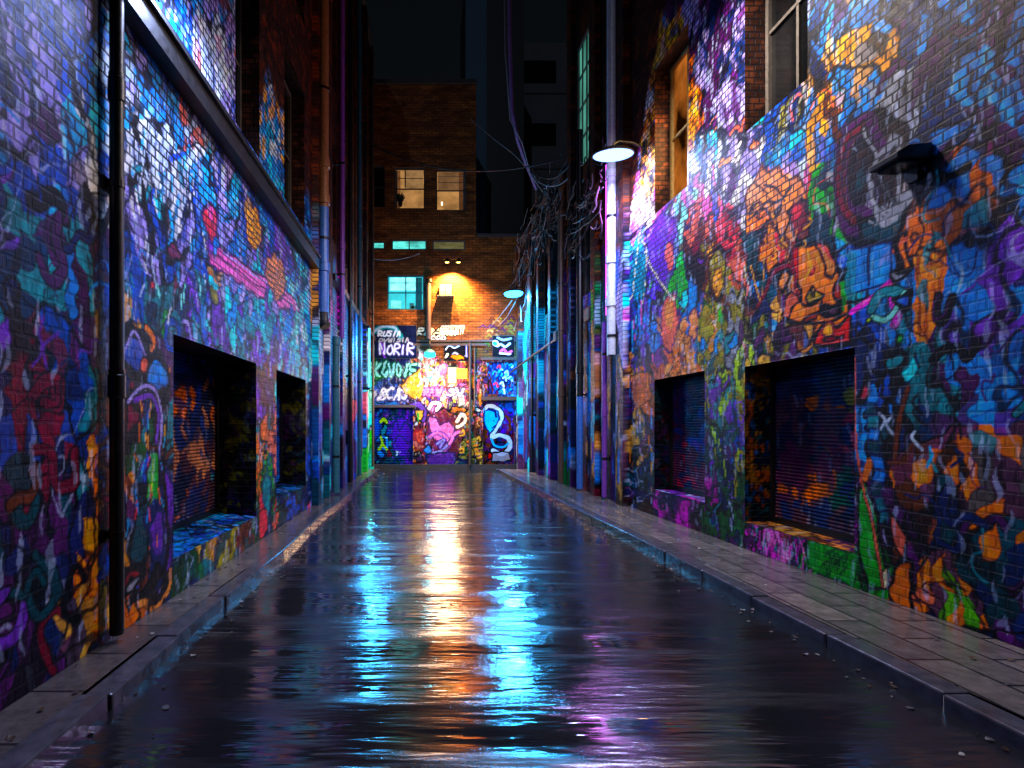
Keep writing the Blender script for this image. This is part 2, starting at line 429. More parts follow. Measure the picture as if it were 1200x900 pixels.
FONT = dict(
    R=[[(0,0),(0,1),(.55,.95),(.6,.65),(.05,.5),(.65,0)]], U=[[(0,1),(.05,.2),(.3,0),(.55,.2),(.6,1)]], S=[[(.6,.85),(.3,1),(.05,.78),(.55,.4),(.4,.02),(0,.1)]],
    I=[[(.25,0),(.3,1)]], A=[[(0,0),(.3,1),(.6,0)],[(.12,.4),(.5,.4)]], D=[[(0,0),(0,1),(.4,.9),(.6,.5),(.4,.05),(0,0)]], W=[[(0,1),(.15,0),(.32,.7),(.5,0),(.66,1)]],
    N=[[(0,0),(0,1),(.55,0),(.6,1)]], O=[[(.3,1),(.05,.75),(.02,.3),(.3,0),(.58,.3),(.56,.75),(.3,1)]], K=[[(0,0),(0,1)],[(.6,1),(.05,.45),(.6,0)]], V=[[(0,1),(.3,0),(.6,1)]],
    E=[[(.6,1),(0,.95),(0,.05),(.6,0)],[(0,.5),(.45,.5)]], B=[[(0,0),(0,1),(.5,.85),(.1,.55),(.6,.3),(.45,0),(0,0)]], C=[[(.6,.85),(.3,1),(.02,.6),(.1,.1),(.6,.1)]],
    o=[[(.3,.6),(.05,.35),(.25,0),(.5,.3),(.3,.6)]])
def write(P, text, px, py, w_, h_, c, wd=.03, ol=0, slant=.1, olc='black', warp=.05):
    x0, z0 = P.w.px(px, py); k = P.w.Y/640 if hasattr(P.w, 'Y') else 1
    cw = w_*k/len(text); hh = h_*k
    for n, ch in enumerate(text):
        for st in FONT.get(ch, []):
            rr = random.Random(n*7+len(text)*3+ord(ch)); sc_ = rr.uniform(.85, 1.2); jit = rr.uniform(-.10, .08)*hh; tl = rr.uniform(-.12, .22)
            pts = [(x0+cw*(n+u*1.2)+(slant+tl)*v*hh+rr.uniform(-.05, .05)*cw, z0+v*hh*sc_+jit+rr.uniform(-.05, .05)*hh) for u, v in st]
            P.curve(pts, c, wd*2.0, metric=True, a=.22, warp=warp); P.curve(pts, c, wd, ol=ol, metric=True, olc=olc, warp=warp)

def grid(name, us, vs, pos, colr, mat, parent=None, hole=None, flip=False, smooth=True, uv=None):
    us = np.asarray(us, float); vs = np.asarray(vs, float); U, V = np.meshgrid(us, vs); n, m = len(us), len(vs)
    co = pos(U, V).reshape(-1, 3); C = colr(U, V).reshape(-1, 4)
    i, j = np.meshgrid(np.arange(n-1), np.arange(m-1)); a = (j*n+i)
    q = np.stack([a, a+1, a+n+1, a+n], -1)
    if hole is not None:
        uc = (U[:-1, :-1]+U[1:, 1:])/2; vc = (V[:-1, :-1]+V[1:, 1:])/2; q = q[~hole(uc, vc)]
    q = q.reshape(-1, 4)
    if flip: q = q[:, ::-1]
    me = bpy.data.meshes.new(name); F = len(q)
    me.vertices.add(len(co)); me.vertices.foreach_set('co', co.ravel().astype(np.float32))
    me.loops.add(F*4); me.loops.foreach_set('vertex_index', q.ravel().astype(np.int32))
    me.polygons.add(F); me.polygons.foreach_set('loop_start', np.arange(0, F*4, 4, dtype=np.int32))
    try: me.polygons.foreach_set('loop_total', np.full(F, 4, np.int32))
    except Exception: pass
    me.materials.append(mat)
    ca = me.attributes.new('Col', 'FLOAT_COLOR', 'POINT'); ca.data.foreach_set('color', C.ravel().astype(np.float32))
    wu = np.stack([U, V, 0*U], -1) if uv is None else uv(U, V)
    wa = me.attributes.new('wuv', 'FLOAT_VECTOR', 'POINT'); wa.data.foreach_set('vector', wu.reshape(-1).astype(np.float32))
    me.update(calc_edges=True); me.validate()
    return link(name, me, parent)

def depth_cols(wall, d0, d1, step_px, extra=()):
    out = [d0]; d = d0
    while d < d1:
        d += .04 if d < 2.5 else step_px*d*d/(640*abs(wall.a)); out.append(min(d, d1))
    return np.unique(np.round(np.concatenate([out, [e for e in extra if d0 < e < d1]]), 4))
def rows(z0, z1, step, extra=()):
    return np.unique(np.round(np.concatenate([np.arange(z0, z1, step), [z1], [e for e in extra if z0 <= e <= z1]]), 4))

# ------------------------------------------------------------------ wall-space building helpers
from mathutils import Matrix
def adopt(o, parent):
    o.parent = parent; o.matrix_parent_inverse = Matrix.Translation(-Vector(parent.location)); return o
def wbox(mb, w_, s0, s1, z0, z1, n0, n1, m=0):
    b = len(mb.v)
    for (s_, n_, z_) in ((s0,n0,z0),(s1,n0,z0),(s1,n1,z0),(s0,n1,z0),(s0,n0,z1),(s1,n0,z1),(s1,n1,z1),(s0,n1,z1)): mb.v.append(tuple(w_.P(s_, z_, n_)))
    for q in ((0,3,2,1),(4,5,6,7),(0,1,5,4),(1,2,6,5),(2,3,7,6),(3,0,4,7)): mb.face([b+i for i in q], m)
    return mb
def part(mb, name, mat, root, **kw):
    o = mb.build(name, mat, None, **kw); return adopt(o, root)

def reveal(root, wl, s0, s1, z0, z1, dep, painter, slope=0, sillmat=MW, step=.03, sillpaint=None):
    """jambs, soffit and sill of an opening, painted with the same brush as the wall"""
    ns = np.arange(0, dep+1e-6, min(step, dep/2)); ns[-1] = dep
    zs = rows(z0, z1, step); ss = rows(s0, s1, step*1.3)
    for s_, sg in ((s1, 1), (s0, -1)):
        o = grid('jamb', ns, zs, lambda U, V, s_=s_: np.stack([wl.pos(np.full(U.shape, s_), V, -U)[..., 0], wl.pos(np.full(U.shape, s_), V, -U)[..., 1], V], -1),
                 lambda U, V, s_=s_, sg=sg: painter(s_+sg*U, V), MW); adopt(o, root)
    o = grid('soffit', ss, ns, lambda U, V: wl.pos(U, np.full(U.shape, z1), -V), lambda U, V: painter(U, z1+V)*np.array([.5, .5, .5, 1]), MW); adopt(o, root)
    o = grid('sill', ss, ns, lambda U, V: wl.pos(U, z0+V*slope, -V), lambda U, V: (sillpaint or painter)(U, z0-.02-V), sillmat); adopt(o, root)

def shutter(root, wl, s0, s1, z0, z1, n, painter, pitch=.044):
    zz = []; off = []
    k = z0
    while k < z1:
        for a, q in ((0, -.012), (.16, .004), (.5, .012), (.84, .004), (.98, -.012)):
            zz.append(k+a*pitch); off.append(q)
        k += pitch
    zz = np.array(zz); off = np.array(off)
    def pos(U, V):
        O = np.interp(V, zz, off); return wl.pos(U, V, n+O)
    o = grid('roller_shutter', rows(s0, s1, .025), zz, pos, painter, MSH, smooth=False); adopt(o, root)
    mb = MB(); wbox(mb, wl, s0-.02, s0+.05, z0, z1, n+.0, n+.05); wbox(mb, wl, s1-.05, s1+.02, z0, z1, n, n+.05); wbox(mb, wl, s0, s1, z0-.02, z0+.06, n+.0, n+.035)
    g = mb.build('guide_rail', M['black']); g.parent = o

def window(root, wl, s0, s1, z0, z1, n, glass, frame=M['frame'], bars=(1, 1), t=.06, name='window'):
    mb = MB()
    wbox(mb, wl, s0, s0+t, z0, z1, n, n+.07); wbox(mb, wl, s1-t, s1, z0, z1, n, n+.07)
    wbox(mb, wl, s0+t, s1-t, z0, z0+t, n, n+.07); wbox(mb, wl, s0+t, s1-t, z1-t, z1, n, n+.07)
    for k in range(bars[0]):
        s_ = s0+(s1-s0)*(k+1)/(bars[0]+1); wbox(mb, wl, s_-.022, s_+.022, z0+t, z1-t, n+.01, n+.05)
    for k in range(bars[1]):
        z_ = z0+(z1-z0)*(k+1)/(bars[1]+1); wbox(mb, wl, s0+t, s1-t, z_-.022, z_+.022, n+.008, n+.058)
    f = part(mb, name, frame, root)
    g = MB(); wbox(g, wl, s0+t/2, s1-t/2, z0+t/2, z1-t/2, n+.012, n+.022); p = g.build('pane', glass); p.parent = f; p.matrix_parent_inverse = Matrix.Translation(-Vector(root.location))
    p.matrix_parent_inverse = Matrix.Identity(4)
    return f

def body(root, wl, s0, s1, ztop, n0=-.8, n1=-7):
    """the mass of the building behind its front, with roof and parapet coping"""
    mb = MB(); wbox(mb, wl, s0, s1, -.1, ztop-.02, n1, n0); part(mb, 'wall_core', M['soot'], root)
    mb = MB(); wbox(mb, wl, s0, s1, ztop-.02, ztop+.14, n1, .10); part(mb, 'roof_coping', M['soot'], root)

def inbox(boxes):
    def f(u, v):
        m = np.zeros(u.shape, bool)
        for (a, b, c, d) in boxes: m |= (u > a) & (u < b) & (v > c) & (v < d)
        return m
    return f

# ------------------------------------------------------------------ the murals
AL = [(160,165,'sky pale white blue'),(200,175,'white pale sky pale'),(225,160,'pale sky salmon white'),(245,200,'pale white sky blue'),(190,215,'lav pale sky azure'),(170,240,'lav blue purple lav'),
 (150,270,'blue lav navy'),(215,215,'teal white mint pale'),(225,245,'navy blue lav sky'),(190,225,'azure sky cyan'),(265,215,'sky blue pale lav'),(290,240,'blue lav sky'),(320,280,'blue purple lav'),(340,310,'purple blue lav'),
 (150,300,'navy dteal white navy'),(175,295,'navy maroon blue dgreen'),(205,305,'maroon navy teal black'),(225,330,'blue teal azure navy'),(250,335,'blue tan azure lav'),(158,335,'dteal navy tan navy'),(190,365,'teal green navy'),(172,345,'teal navy mint'),
 (215,360,'blue navy teal sky'),(240,375,'azure cyan purple blue'),(275,330,'blue lav azure'),(285,360,'blue lav cyan'),(300,390,'azure cyan teal'),(270,410,'purple blue lav'),(240,405,'purple blue teal'),(325,385,'azure cyan pale purple'),
 (350,320,'pale mint lav azure'),(350,360,'mint white cyan pale'),(348,400,'mint cyan azure'),(335,420,'azure blue cyan'),(312,430,'purple plum brown'),(312,470,'plum purple brown'),(312,520,'salmon orange teal navy'),(312,570,'teal green navy orange'),(312,610,'coral dgreen navy'),
 (150,395,'navy tan blue flesh'),(185,420,'blue orange navy plum'),(150,480,'maroon brown orange navy'),(175,490,'blue navy teal'),(190,510,'green dgreen teal'),(160,550,'navy blue brown dteal'),(148,600,'maroon navy orange'),(180,610,'dteal purple navy'),
 (145,655,'gold orange brown'),(185,655,'purple dteal navy'),(148,710,'tan orange brown'),(190,700,'dteal navy dgreen'),(198,560,'navy dteal blue'),(225,690,'dteal dgreen navy teal'),(260,660,'olive tan dteal navy'),(285,635,'dteal brown maroon'),(345,590,'blue dteal coral navy'),
 (370,450,'teal sky navy'),(368,510,'blue navy azure'),(370,565,'navy blue dteal'),(390,430,'azure cyan purple'),(390,500,'navy blue plum'),(405,400,'coral pink magenta'),(415,380,'azure blue sky'),(420,450,'cyan white mint azure'),(415,490,'pink coral azure'),(425,530,'green azure navy'),(429,450,'ygreen cyan mint'),(400,560,'navy plum blue'),(410,530,'navy azure dteal'),
 (270,185,'blue lav navy'),(320,190,'azure cyan sky'),(328,180,'tan pale azure'),(318,240,'azure blue cyan'),(350,290,'azure cyan blue'),(362,250,'navy azure'),
 (60,200,'lav blue plum sky'),(20,320,'navy purple teal'),(80,330,'teal navy azure plum'),(60,460,'navy maroon blue'),(90,520,'navy orange teal blue'),(50,620,'plum navy dteal'),(90,700,'orange brown navy tan'),(20,760,'navy dgreen plum'),(60,60,'blue navy lav'),(180,60,'blue pale lav azure')]
AR = [(735,215,'magenta pink lav'),(738,260,'pink magenta lav'),(757,190,'orange tan flesh'),(752,240,'cream flesh pink tan'),(745,300,'teal cyan purple azure'),(733,330,'blue navy purple azure'),(742,400,'azure blue navy'),(770,285,'purple violet lav'),(768,320,'purple violet plum'),(792,262,'mint salmon lav'),(812,280,'salmon brown maroon'),  # leading magenta anchors put the purple light on the bricks into the paint
 (805,170,'white azure sky'),(808,150,'gold orange'),(835,190,'white pale lav sky'),(862,185,'white lav pale'),(862,165,'lav plum grey'),(830,225,'lav pink blue'),(852,265,'salmon maroon coral'),(842,285,'salmon brown'),(880,262,'navy dteal'),(878,215,'white lav purple'),(905,240,'tan orange flesh'),(905,215,'tan lav salmon'),(938,245,'salmon maroon coral pink'),(920,285,'orange tan brown'),
 (900,160,'blue teal navy'),(925,155,'teal azure olive'),(930,180,'sky azure blue'),(960,175,'azure sky blue'),(975,150,'azure gold tan'),(925,205,'lav white pale'),(968,275,'dgreen green navy'),(985,300,'azure blue teal'),(1000,320,'teal azure sky'),(1025,330,'azure blue azure'),(1052,290,'orange salmon azure'),(1005,200,'black maroon grey plum'),(1045,160,'grey black dbrown'),(1050,225,'black navy grey'),
 (775,330,'purple green violet'),(795,335,'green teal dteal'),(813,310,'black dteal olive'),(840,320,'olive gold brown'),(865,300,'salmon brown maroon'),(865,340,'salmon olive brown'),(785,370,'salmon flesh purple'),(812,355,'blue teal azure'),(830,375,'olive flesh gold'),(850,365,'green dgreen violet'),(882,320,'navy dteal azure'),(880,355,'navy dteal plum'),(865,385,'plum green olive salmon'),(855,405,'dteal navy grey teal'),(900,395,'teal azure tan plum'),(925,395,'plum azure olive'),
 (762,385,'azure navy purple'),(770,425,'salmon purple flesh'),(798,415,'flesh orange plum'),(830,420,'teal olive dteal'),(835,450,'ygreen olive purple teal'),(858,455,'ygreen olive dteal'),(862,490,'blue purple olive'),(845,520,'dgreen dteal navy plum'),(858,560,'dteal navy dgreen'),(850,615,'dgreen navy'),(830,605,'plum magenta navy'),
 (752,450,'orange navy plum'),(752,500,'navy plum dteal brown'),(750,550,'navy dteal black'),(748,590,'navy dbrown'),(785,595,'plum magenta navy'),(810,600,'magenta plum navy'),(890,640,'magenta pink plum'),(925,640,'plum magenta dteal brown'),(960,650,'green dgreen'),(1000,660,'green dgreen'),(1025,650,'green dgreen'),(1055,690,'orange salmon orange'),(1042,620,'black plum salmon'),(1020,550,'navy dteal plum'),(1020,480,'teal azure dteal'),(1045,460,'blue navy azure'),(1047,430,'teal cyan navy'),(1050,520,'black navy plum'),(1050,375,'teal cyan navy magenta'),(1000,385,'blue navy azure'),(1010,440,'blue navy dteal'),
 (1110,460,'navy teal plum'),(1120,300,'azure teal orange'),(1160,380,'purple azure navy'),(1150,600,'navy dteal orange'),(1120,700,'orange green navy'),(1160,820,'navy dgreen plum'),(1130,150,'navy azure plum'),(1100,60,'azure navy plum'),(940,90,'azure navy plum tan'),(850,90,'lav navy plum'),
 (700,365,'green dgreen plum'),(690,310,'plum purple black'),(700,430,'orange flesh brown'),(702,470,'flesh navy brown'),(700,510,'blue plum navy'),(715,560,'violet plum navy'),(715,400,'violet magenta navy'),(682,440,'navy brown plum'),(668,500,'plum navy maroon'),(640,400,'cyan azure teal'),(633,420,'azure cyan teal'),(645,440,'teal azure cyan'),(640,500,'azure teal navy'),(620,470,'grey navy dteal'),(615,540,'navy plum'),(655,560,'navy plum dteal'),(690,560,'maroon dgreen blue'),(727,440,'flesh tan purple'),(730,520,'navy tan plum'),(725,560,'navy dteal')]  # cyan anchors put the lamplight on the far pilaster into the paint
DARKJ = [(500,500,'navy black dteal black plum olive')]
DARKJ2 = [(500,500,'black plum navy dteal black maroon')]

def bare(S, Z, seed, base=('dbrick', 'dbrown', 'brown')):
    n = fbm(S*2, Z*2, seed); n2 = vn(S*7, Z*11.6, seed+3)
    c = np.array([PAL[b] for b in base]); k = np.clip((n2*3).astype(int), 0, 2); out = c[k]*(.55+.9*n)[..., None]
    return out

def paint_left(S, Z):
    random.seed(101); P = Painter(LW, S, Z); P.base(AL, 3)
    zz = P.Z; top = ramp(zz, 2.7, 4.0)
    P.A[:] = .34+.64*top
    P.S_ = P.S
    P.scribble(34, (0, 200, 380, 760), 'navy blue brown black dteal maroon black purple', 1); P.scribble(30, (137, 345, 150, 420), 'navy blue azure black lav black teal sky plum', 2)
    P.scribble(16, (0, 137, 0, 380), 'blue navy azure black plum', 3)
    # main mural, left to right
    P.poly([(240,283),(258,292),(300,318),(345,348),(352,366),(330,362),(300,345),(262,322),(246,305)], 'pink', .022, 'plum')
    P.line([(255,300),(300,333),(345,358)], 'plum', .012); P.line([(262,297),(322,338)], 'lav', .012)
    P.ell(247,262,7,21,'coral',.02,'plum').ell(246,250,3,7,'pink',0).line([(247,246),(250,262),(246,280)],'maroon',.01)
    P.ell(253,290,6,12,'azure',.012,'navy').ell(244,285,4,9,'purple',0)
    P.ell(297,266,9,28,'gold',.016,'plum').ell(293,248,6,13,'tan',0)
    for q in range(5): P.line([(291,255+q*7),(303,262+q*7)],'brown',.008)
    P.ell(324,325,12,24,'flesh',.02,'plum')
    for q in range(6): P.line([(314,310+q*6),(335,322+q*6)],'brown',.009)
    P.ell(247,320,5,15,'tan',.012).ell(247,321,2.5,5,'orange',0).ell(248,333,5,9,'cyan',0).ell(251,350,5,11,'olive',.008).ell(232,280,4,14,'blue',.01)
    P.ell(205,302,9,10,'maroon',.016).ell(180,337,6,12,'plum',.014,'black').ell(181,336,3,6,'coral',.006)
    for q in range(26):
        a = 342+random.random()*22; b = 325+random.random()*70; P.line([(a, b), (a+1, b+16+random.random()*26)], random.choice(['white','mint','cyan','pale']), .014)
    for q in range(30):
        a = 262+random.random()*80; b = 350+random.random()*40; P.ell(a, b, 2.2+random.random()*2.5, 8+random.random()*9, random.choice(['azure','cyan','blue','purple','lav','teal']), .009, 'navy')
    for q in range(46):
        a = 145+random.random()*95; b = 255+random.random()*120; P.line([(a, b), (a+random.uniform(-4,4), b+8+random.random()*16)], random.choice(['white','pale','mint','navy','black','black','teal']), .012)
    for q in range(30):
        a = 150+random.random()*80; b = 150+random.random()*90; P.line([(a, b), (a+random.uniform(-2,4), b+10+random.random()*18)], random.choice(['white','pale','navy','sky']), .014)
    P.curve([(212,200),(219,230),(213,262)],'navy',.02).curve([(230,205),(226,235),(230,255)],'navy',.018).curve([(208,182),(200,188),(217,180)],'blue',.02)
    # figure of loops at the lower left
    P.curve([(140,372),(146,392),(157,382),(160,400),(178,410),(182,440)], 'flesh', .028, ol=.018)
    P.ell(157,412,15,26,'blue',.05,'black',grad='navy').curve([(144,420),(157,388),(172,420)],'lav',.012)
    P.curve([(172,385),(180,402),(177,430),(172,440)], 'orange', .03, ol=.015)
    P.ell(184,446,12,26,'azure',.045,'black',grad='navy').ell(170,425,5,9,'salmon',.01)
    P.ell(152,490,8,28,'maroon',.03).ell(144,500,5,34,'brown',.02).curve([(150,470),(168,452),(184,462),(190,500),(186,540)],'lav',.016,ol=.02)
    P.curve([(158,468),(176,464),(186,486),(184,520)],'purple',.022,ol=.018)
    P.ell(179,505,6,18,'dgreen',.016).ell(172,518,3.5,13,'flesh',.01).poly([(176,530),(186,535),(187,600),(176,615),(170,585)],'green',.016).line([(180,540),(176,600)],'ygreen',.012)
    P.poly([(160,600),(176,585),(172,640),(160,668),(150,650)],'dteal',.02).ell(184,625,9,32,'purple',.03,'navy',grad='navy')
    P.poly([(137,640),(150,630),(152,662),(140,676)],'gold',.02)
    P.ell(152,681,12,15,'maroon',.04).ell(154,688,8,7,'grey',.014).ell(186,682,10,15,'navy',.045).ell(187,687,6,5,'lav',.012)
    P.curve([(141,700),(152,712),(170,706),(181,712),(198,690),(200,668)],'flesh',.03,ol=.014)
    P.poly([(137,712),(146,700),(152,716),(160,704),(166,722),(150,738),(137,744)],'orange',.02).poly([(175,705),(184,716),(192,702),(186,728),(176,734)],'flesh',.014)
    P.curve([(196,465),(193,560),(197,640),(188,700)],'black',.03)
    for q in range(26):
        a = 150+random.random()*45; b = 450+random.random()*180; P.line([(a, b), (a+random.uniform(-3,3), b+6+random.random()*14)], random.choice(['orange','azure','sky','black','gold','coral']), .008)
    # pier and the wall further in
    P.poly([(302,440),(322,445),(322,475),(303,475)],'plum',.008,fill=.5)
    P.ell(311,505,4,16,'orange',.01,fill=.6).ell(313,580,5,24,'teal',.012,'navy').poly([(303,602),(312,596),(314,622),(304,632)],'coral',.012).ell(322,610,3,10,'salmon',.01)
    P.poly([(404,480),(409,468),(414,470),(415,512),(406,518)],'coral',.012,'plum',fill=.9).ell(402,402,5,22,'coral',.01,'plum').ell(417,380,7,22,'azure',.01,'blue').poly([(417,540),(428,520),(430,553),(417,556)],'green',.012)
    for q in range(150):
        a = 362+random.random()*68; b = 390+random.random()*60; P.ell(a, b, random.uniform(.6, 1.7), random.uniform(8, 26), random.choice(['cyan','white','mint','azure','navy','sky']), 0, warp=.2)
    for q in range(150):
        a = 362+random.random()*60; b = 450+random.random()*100; P.ell(a, b, random.uniform(.6, 1.7), random.uniform(8, 26), random.choice(['azure','blue','navy','black','dteal','plum']), 0, warp=.2)
    P.finish(90)
    # bare brick and grime above the painted part
    edge = 6.6+1.2*(fbm(P.S*.8, P.Z*.8, 77)-.5)*2-ramp(P.S, 9.5, 11.5)*1.6
    m = ramp(zz-edge, -.15, .15); b_ = bare(P.S, P.Z, 5)
    P.C += (b_-P.C)*m[:, None]; P.A = P.A*(1-m)+.8*m
    return P.out()

def paint_right(S, Z):
    random.seed(202); P = Painter(RW, S, Z); P.base(AR, 9); zz = P.Z
    P.A[:] = .34+.6*ramp(zz, 3.2, 4.3)
    P.scribble(44, (740, 1000, 150, 420), 'black black navy plum flesh brown salmon', 4); P.scribble(30, (1000, 1200, 0, 800), 'black navy blue teal black plum', 5); P.scribble(30, (826, 875, 420, 630), 'black dgreen olive navy purple teal', 6); P.scribble(30, (870, 1010, 600, 680), 'plum magenta black', 7)
    # big orange hooded figure above the first opening
    f = lambda x, y: (850+x/5.555, 280+y/5.555)
    P.poly([f(*q) for q in ((425,80),(470,60),(600,15),(660,40),(720,200),(800,350),(815,500),(820,690),(700,705),(590,700),(560,560),(400,520),(375,490),(430,380),(495,400),(500,330),(440,210))],'orange',.03,fill=1,warp=.07)
    P.poly([f(*q) for q in ((430,80),(460,90),(470,300),(480,380),(440,220))],'red',.014,'maroon').poly([f(*q) for q in ((600,30),(660,40),(710,190),(690,270),(640,200))],'flesh',.016)
    P.poly([f(*q) for q in ((610,30),(650,50),(700,170),(655,130))],'coral',0).ell(*f(565,195),3.5,8,'coral',.012,'maroon').ell(*f(750,340),7,13,'maroon',.018).line([f(540,80),f(560,180),f(520,250)],'gold',.02).line([f(590,90),f(620,180)],'gold',.02)
    P.poly([f(*q) for q in ((570,320),(610,350),(650,380),(600,430),(540,440),(525,400))],'olive',.018).ell(*f(575,390),3.5,5,'black',0).ell(*f(580,365),3,3,'tan',.01)
    P.ell(*f(690,465),9,6,'navy',.03).poly([f(*q) for q in ((490,530),(540,490),(610,480),(590,515),(520,535))],'maroon',.016)
    P.curve([f(400,500),f(480,410),f(520,440),f(620,400),f(640,450),f(740,430),f(810,410)],'black',.018).curve([f(420,520),f(560,545),f(680,540),f(760,500),f(800,490)],'black',.018)
    P.poly([f(*q) for q in ((600,600),(640,540),(720,560),(820,500),(825,690),(700,700),(590,700))],'red',.02).ell(*f(660,580),7,7,'gold',.01,'maroon').ell(*f(680,640),7,5,'maroon',.012).ell(*f(750,640),5,5,'black',.01)
    P.poly([f(*q) for q in ((400,560),(500,520),(590,560),(570,700),(480,730))],'brown',.012,fill=.6).poly([f(*q) for q in ((510,545),(560,550),(590,640),(565,690))],'tan',.014)
    P.poly([f(*q) for q in ((380,500),(400,400),(440,330),(490,420),(440,440),(420,500))],'salmon',.014).curve([f(210,440),f(280,300),f(330,210),f(400,180),f(440,220)],'maroon',.03,ol=.012)
    P.ell(*f(388,290),5,12,'flesh',.02)
    # faces of tan and orange lines above it
    g = lambda x, y: (820+x/6, 142+y/6)
    P.poly([g(*q) for q in ((320,560),(340,470),(440,290),(500,360),(560,330),(620,420),(700,410),(760,520),(740,700),(640,860),(560,800),(500,700),(330,790))],'flesh',.02,'brown',fill=.9)
    P.poly([g(*q) for q in ((320,640),(470,600),(500,690),(430,760),(330,790))],'orange',.018).poly([g(*q) for q in ((620,640),(700,560),(770,560),(780,800),(700,850),(640,760))],'maroon',.02).poly([g(*q) for q in ((650,600),(700,580),(750,620),(700,700),(650,720))],'coral',.012,'maroon')
    P.curve([g(350,620),g(380,580),g(440,560),g(430,610),g(470,570),g(500,560)],'black',.016).curve([g(340,700),g(400,640),g(420,690),g(460,650)],'black',.016).ell(*g(555,640),4.5,5,'black',.012).curve([g(500,560),g(570,560),g(610,500),g(640,470)],'black',.022)
    P.curve([g(530,660),g(560,800),g(600,770),g(640,660)],'black',.02).curve([g(470,700),g(480,860)],'black',.02).curve([g(600,560),g(570,520),g(540,470),g(450,450)],'black',.016).curve([g(380,430),g(430,470),g(480,500)],'black',.014)
    P.poly([g(*q) for q in ((360,180),(385,110),(430,160),(400,190))],'orange',.012).curve([g(500,900),g(450,960)],'orange',.05,ol=.014)
    for q in range(24):
        a = 880+random.random()*70; b = 225+random.random()*70; P.curve([(a,b),(a+random.uniform(-5,5),b+5),(a+random.uniform(-7,7),b+12)],random.choice(['black','black','brown','tan','gold']),.010)
    # dark arched ring at the top right
    P.ell(1020,212,40,74,'black',.02,fill=.86,warp=.06).poly([(1016,142),(1063,142),(1063,190),(1040,180)],'dbrown',.02,fill=.7).ell(1005,205,27,62,'black',.04,'plum',fill=.9,warp=.03).ell(1005,205,27,62,None,.010,'plum',fill=0,warp=.03).ell(1008,200,20,48,'dbrown',.03,'plum',warp=.03,fill=.9).ell(1010,200,13,36,'dbrown',.02,warp=.03).ell(1012,207,7,20,'dteal',.012,grad='black')
    P.curve([(1001,262),(985,240),(983,200),(993,162),(1010,146)],'maroon',.03,ol=.02).curve([(1001,262),(990,230),(991,190),(1005,158)],'brown',.012)
    P.curve([(1012,150),(1026,180),(1035,215),(1052,246)],'grey',.014,ol=.02).poly([(1004,262),(1030,255),(1063,240),(1054,275),(1030,290),(1012,286)],'dteal',.03).ell(1042,215,20,44,'black',.02,'grey',fill=.8)
    P.poly([(1046,290),(1063,268),(1063,315),(1052,312)],'orange',.02).curve([(1046,296),(1055,286),(1063,280)],'salmon',.02)
    for q in range(12): a = 1008+random.random()*40; b = 235+random.random()*26; P.curve([(a,b),(a+8,b+4),(a+12,b-4)],'grey',.008)
    # plain blue field and swirls to its right
    P.poly([(993,292),(1012,290),(1044,284),(1044,330),(995,345)],'azure',.012,'navy',fill=.8,warp=.02).line([(1018,290),(1018,332)],'navy',.02).poly([(990,300),(1002,296),(1000,352),(990,352)],'teal',0,fill=.7).poly([(986,330),(992,330),(990,365),(986,362)],'green',0,fill=.8)
    P.line([(998,366),(1020,350),(1048,326)],'magenta',.03).line([(1010,356),(1045,332)],'pink',.012)
    P.curve([(1022,362),(1030,345),(1046,340),(1060,346)],'teal',.045,ol=.016).curve([(1024,372),(1036,376),(1050,362),(1060,344)],'mint',.022,ol=.014).ell(1058,357,7,9,'blue',.02).ell(1054,397,6,6,'green',.012).ell(1024,379,4,4,'ygreen',.01)
    P.curve([(1050,325),(1056,310),(1050,290),(1056,275)],'black',.03).ell(1053,318,4,7,'grey',.016)
    for q in range(24):
        a = 1004+random.random()*120; b = 372+random.random()*170; P.curve([(a,b),(a+random.uniform(-9,9),b+9),(a+random.uniform(-10,10),b+22)],random.choice(['azure','sky','black','navy','teal','pale','black']),.014)
    P.ell(1047,426,11,13,'teal',.03).ell(1044,452,9,10,'blue',.03).ell(1010,457,3.5,16,'coral',.014).curve([(1063,455),(1052,500),(1046,540)],'brown',.02,ol=.012).line([(1040,540),(1063,541)],'brown',.015)
    for q in range(9): P.poly([(1014+q*1.6,470+q*16),(1026+q*1.5,472+q*16),(1026+q*1.6,486+q*16),(1014+q*1.7,484+q*16)],random.choice(['teal','azure','dteal','teal']),.006,'navy',fill=.85)
    P.poly([(1005,572),(1014,560),(1026,600),(1040,690),(1020,694),(1006,650)],'green',.02).curve([(1008,560),(1024,620),(1034,690)],'salmon',.012,ol=.01).poly([(1035,610),(1050,640),(1063,600),(1063,660),(1048,672)],'black',.014)
    P.ell(1058,688,15,34,'orange',.02,grad='salmon').poly([(1032,668),(1038,662),(1040,688),(1034,694)],'cream',.008).poly([(1040,600),(1063,625),(1060,655),(1046,632)],'salmon',.014)
    P.line([(1000,420),(1004,520),(1010,560)],'salmon',.012).line([(1014,560),(1018,540)],'orange',.03)
    # middle: olive capsule, green and violet figures
    P.ell(841,322,11,30,'olive',.026).ell(840,330,7,18,'gold',.008,'brown').ell(828,378,7,22,'olive',.012,'dgreen')
    for q in range(18): a = 828+random.random()*22; b = 298+random.random()*70; P.curve([(a,b),(a+2,b+6),(a-1,b+12)],'brown',.008)
    P.poly([(800,275),(812,290),(826,300),(826,330),(812,322),(802,308)],'black',.01).ell(815,292,4,10,'maroon',.01).ell(822,305,3,5,'purple',.01)
    P.poly([(757,272),(776,250),(792,255),(796,300),(780,340),(764,330)],'purple',.02,'navy',fill=.7).ell(785,298,5,16,'salmon',.012,'plum').poly([(792,300),(800,295),(806,335),(800,360),(792,345)],'green',.014,'navy',fill=.8).poly([(806,330),(818,335),(812,375),(806,372)],'azure',.012,'navy')
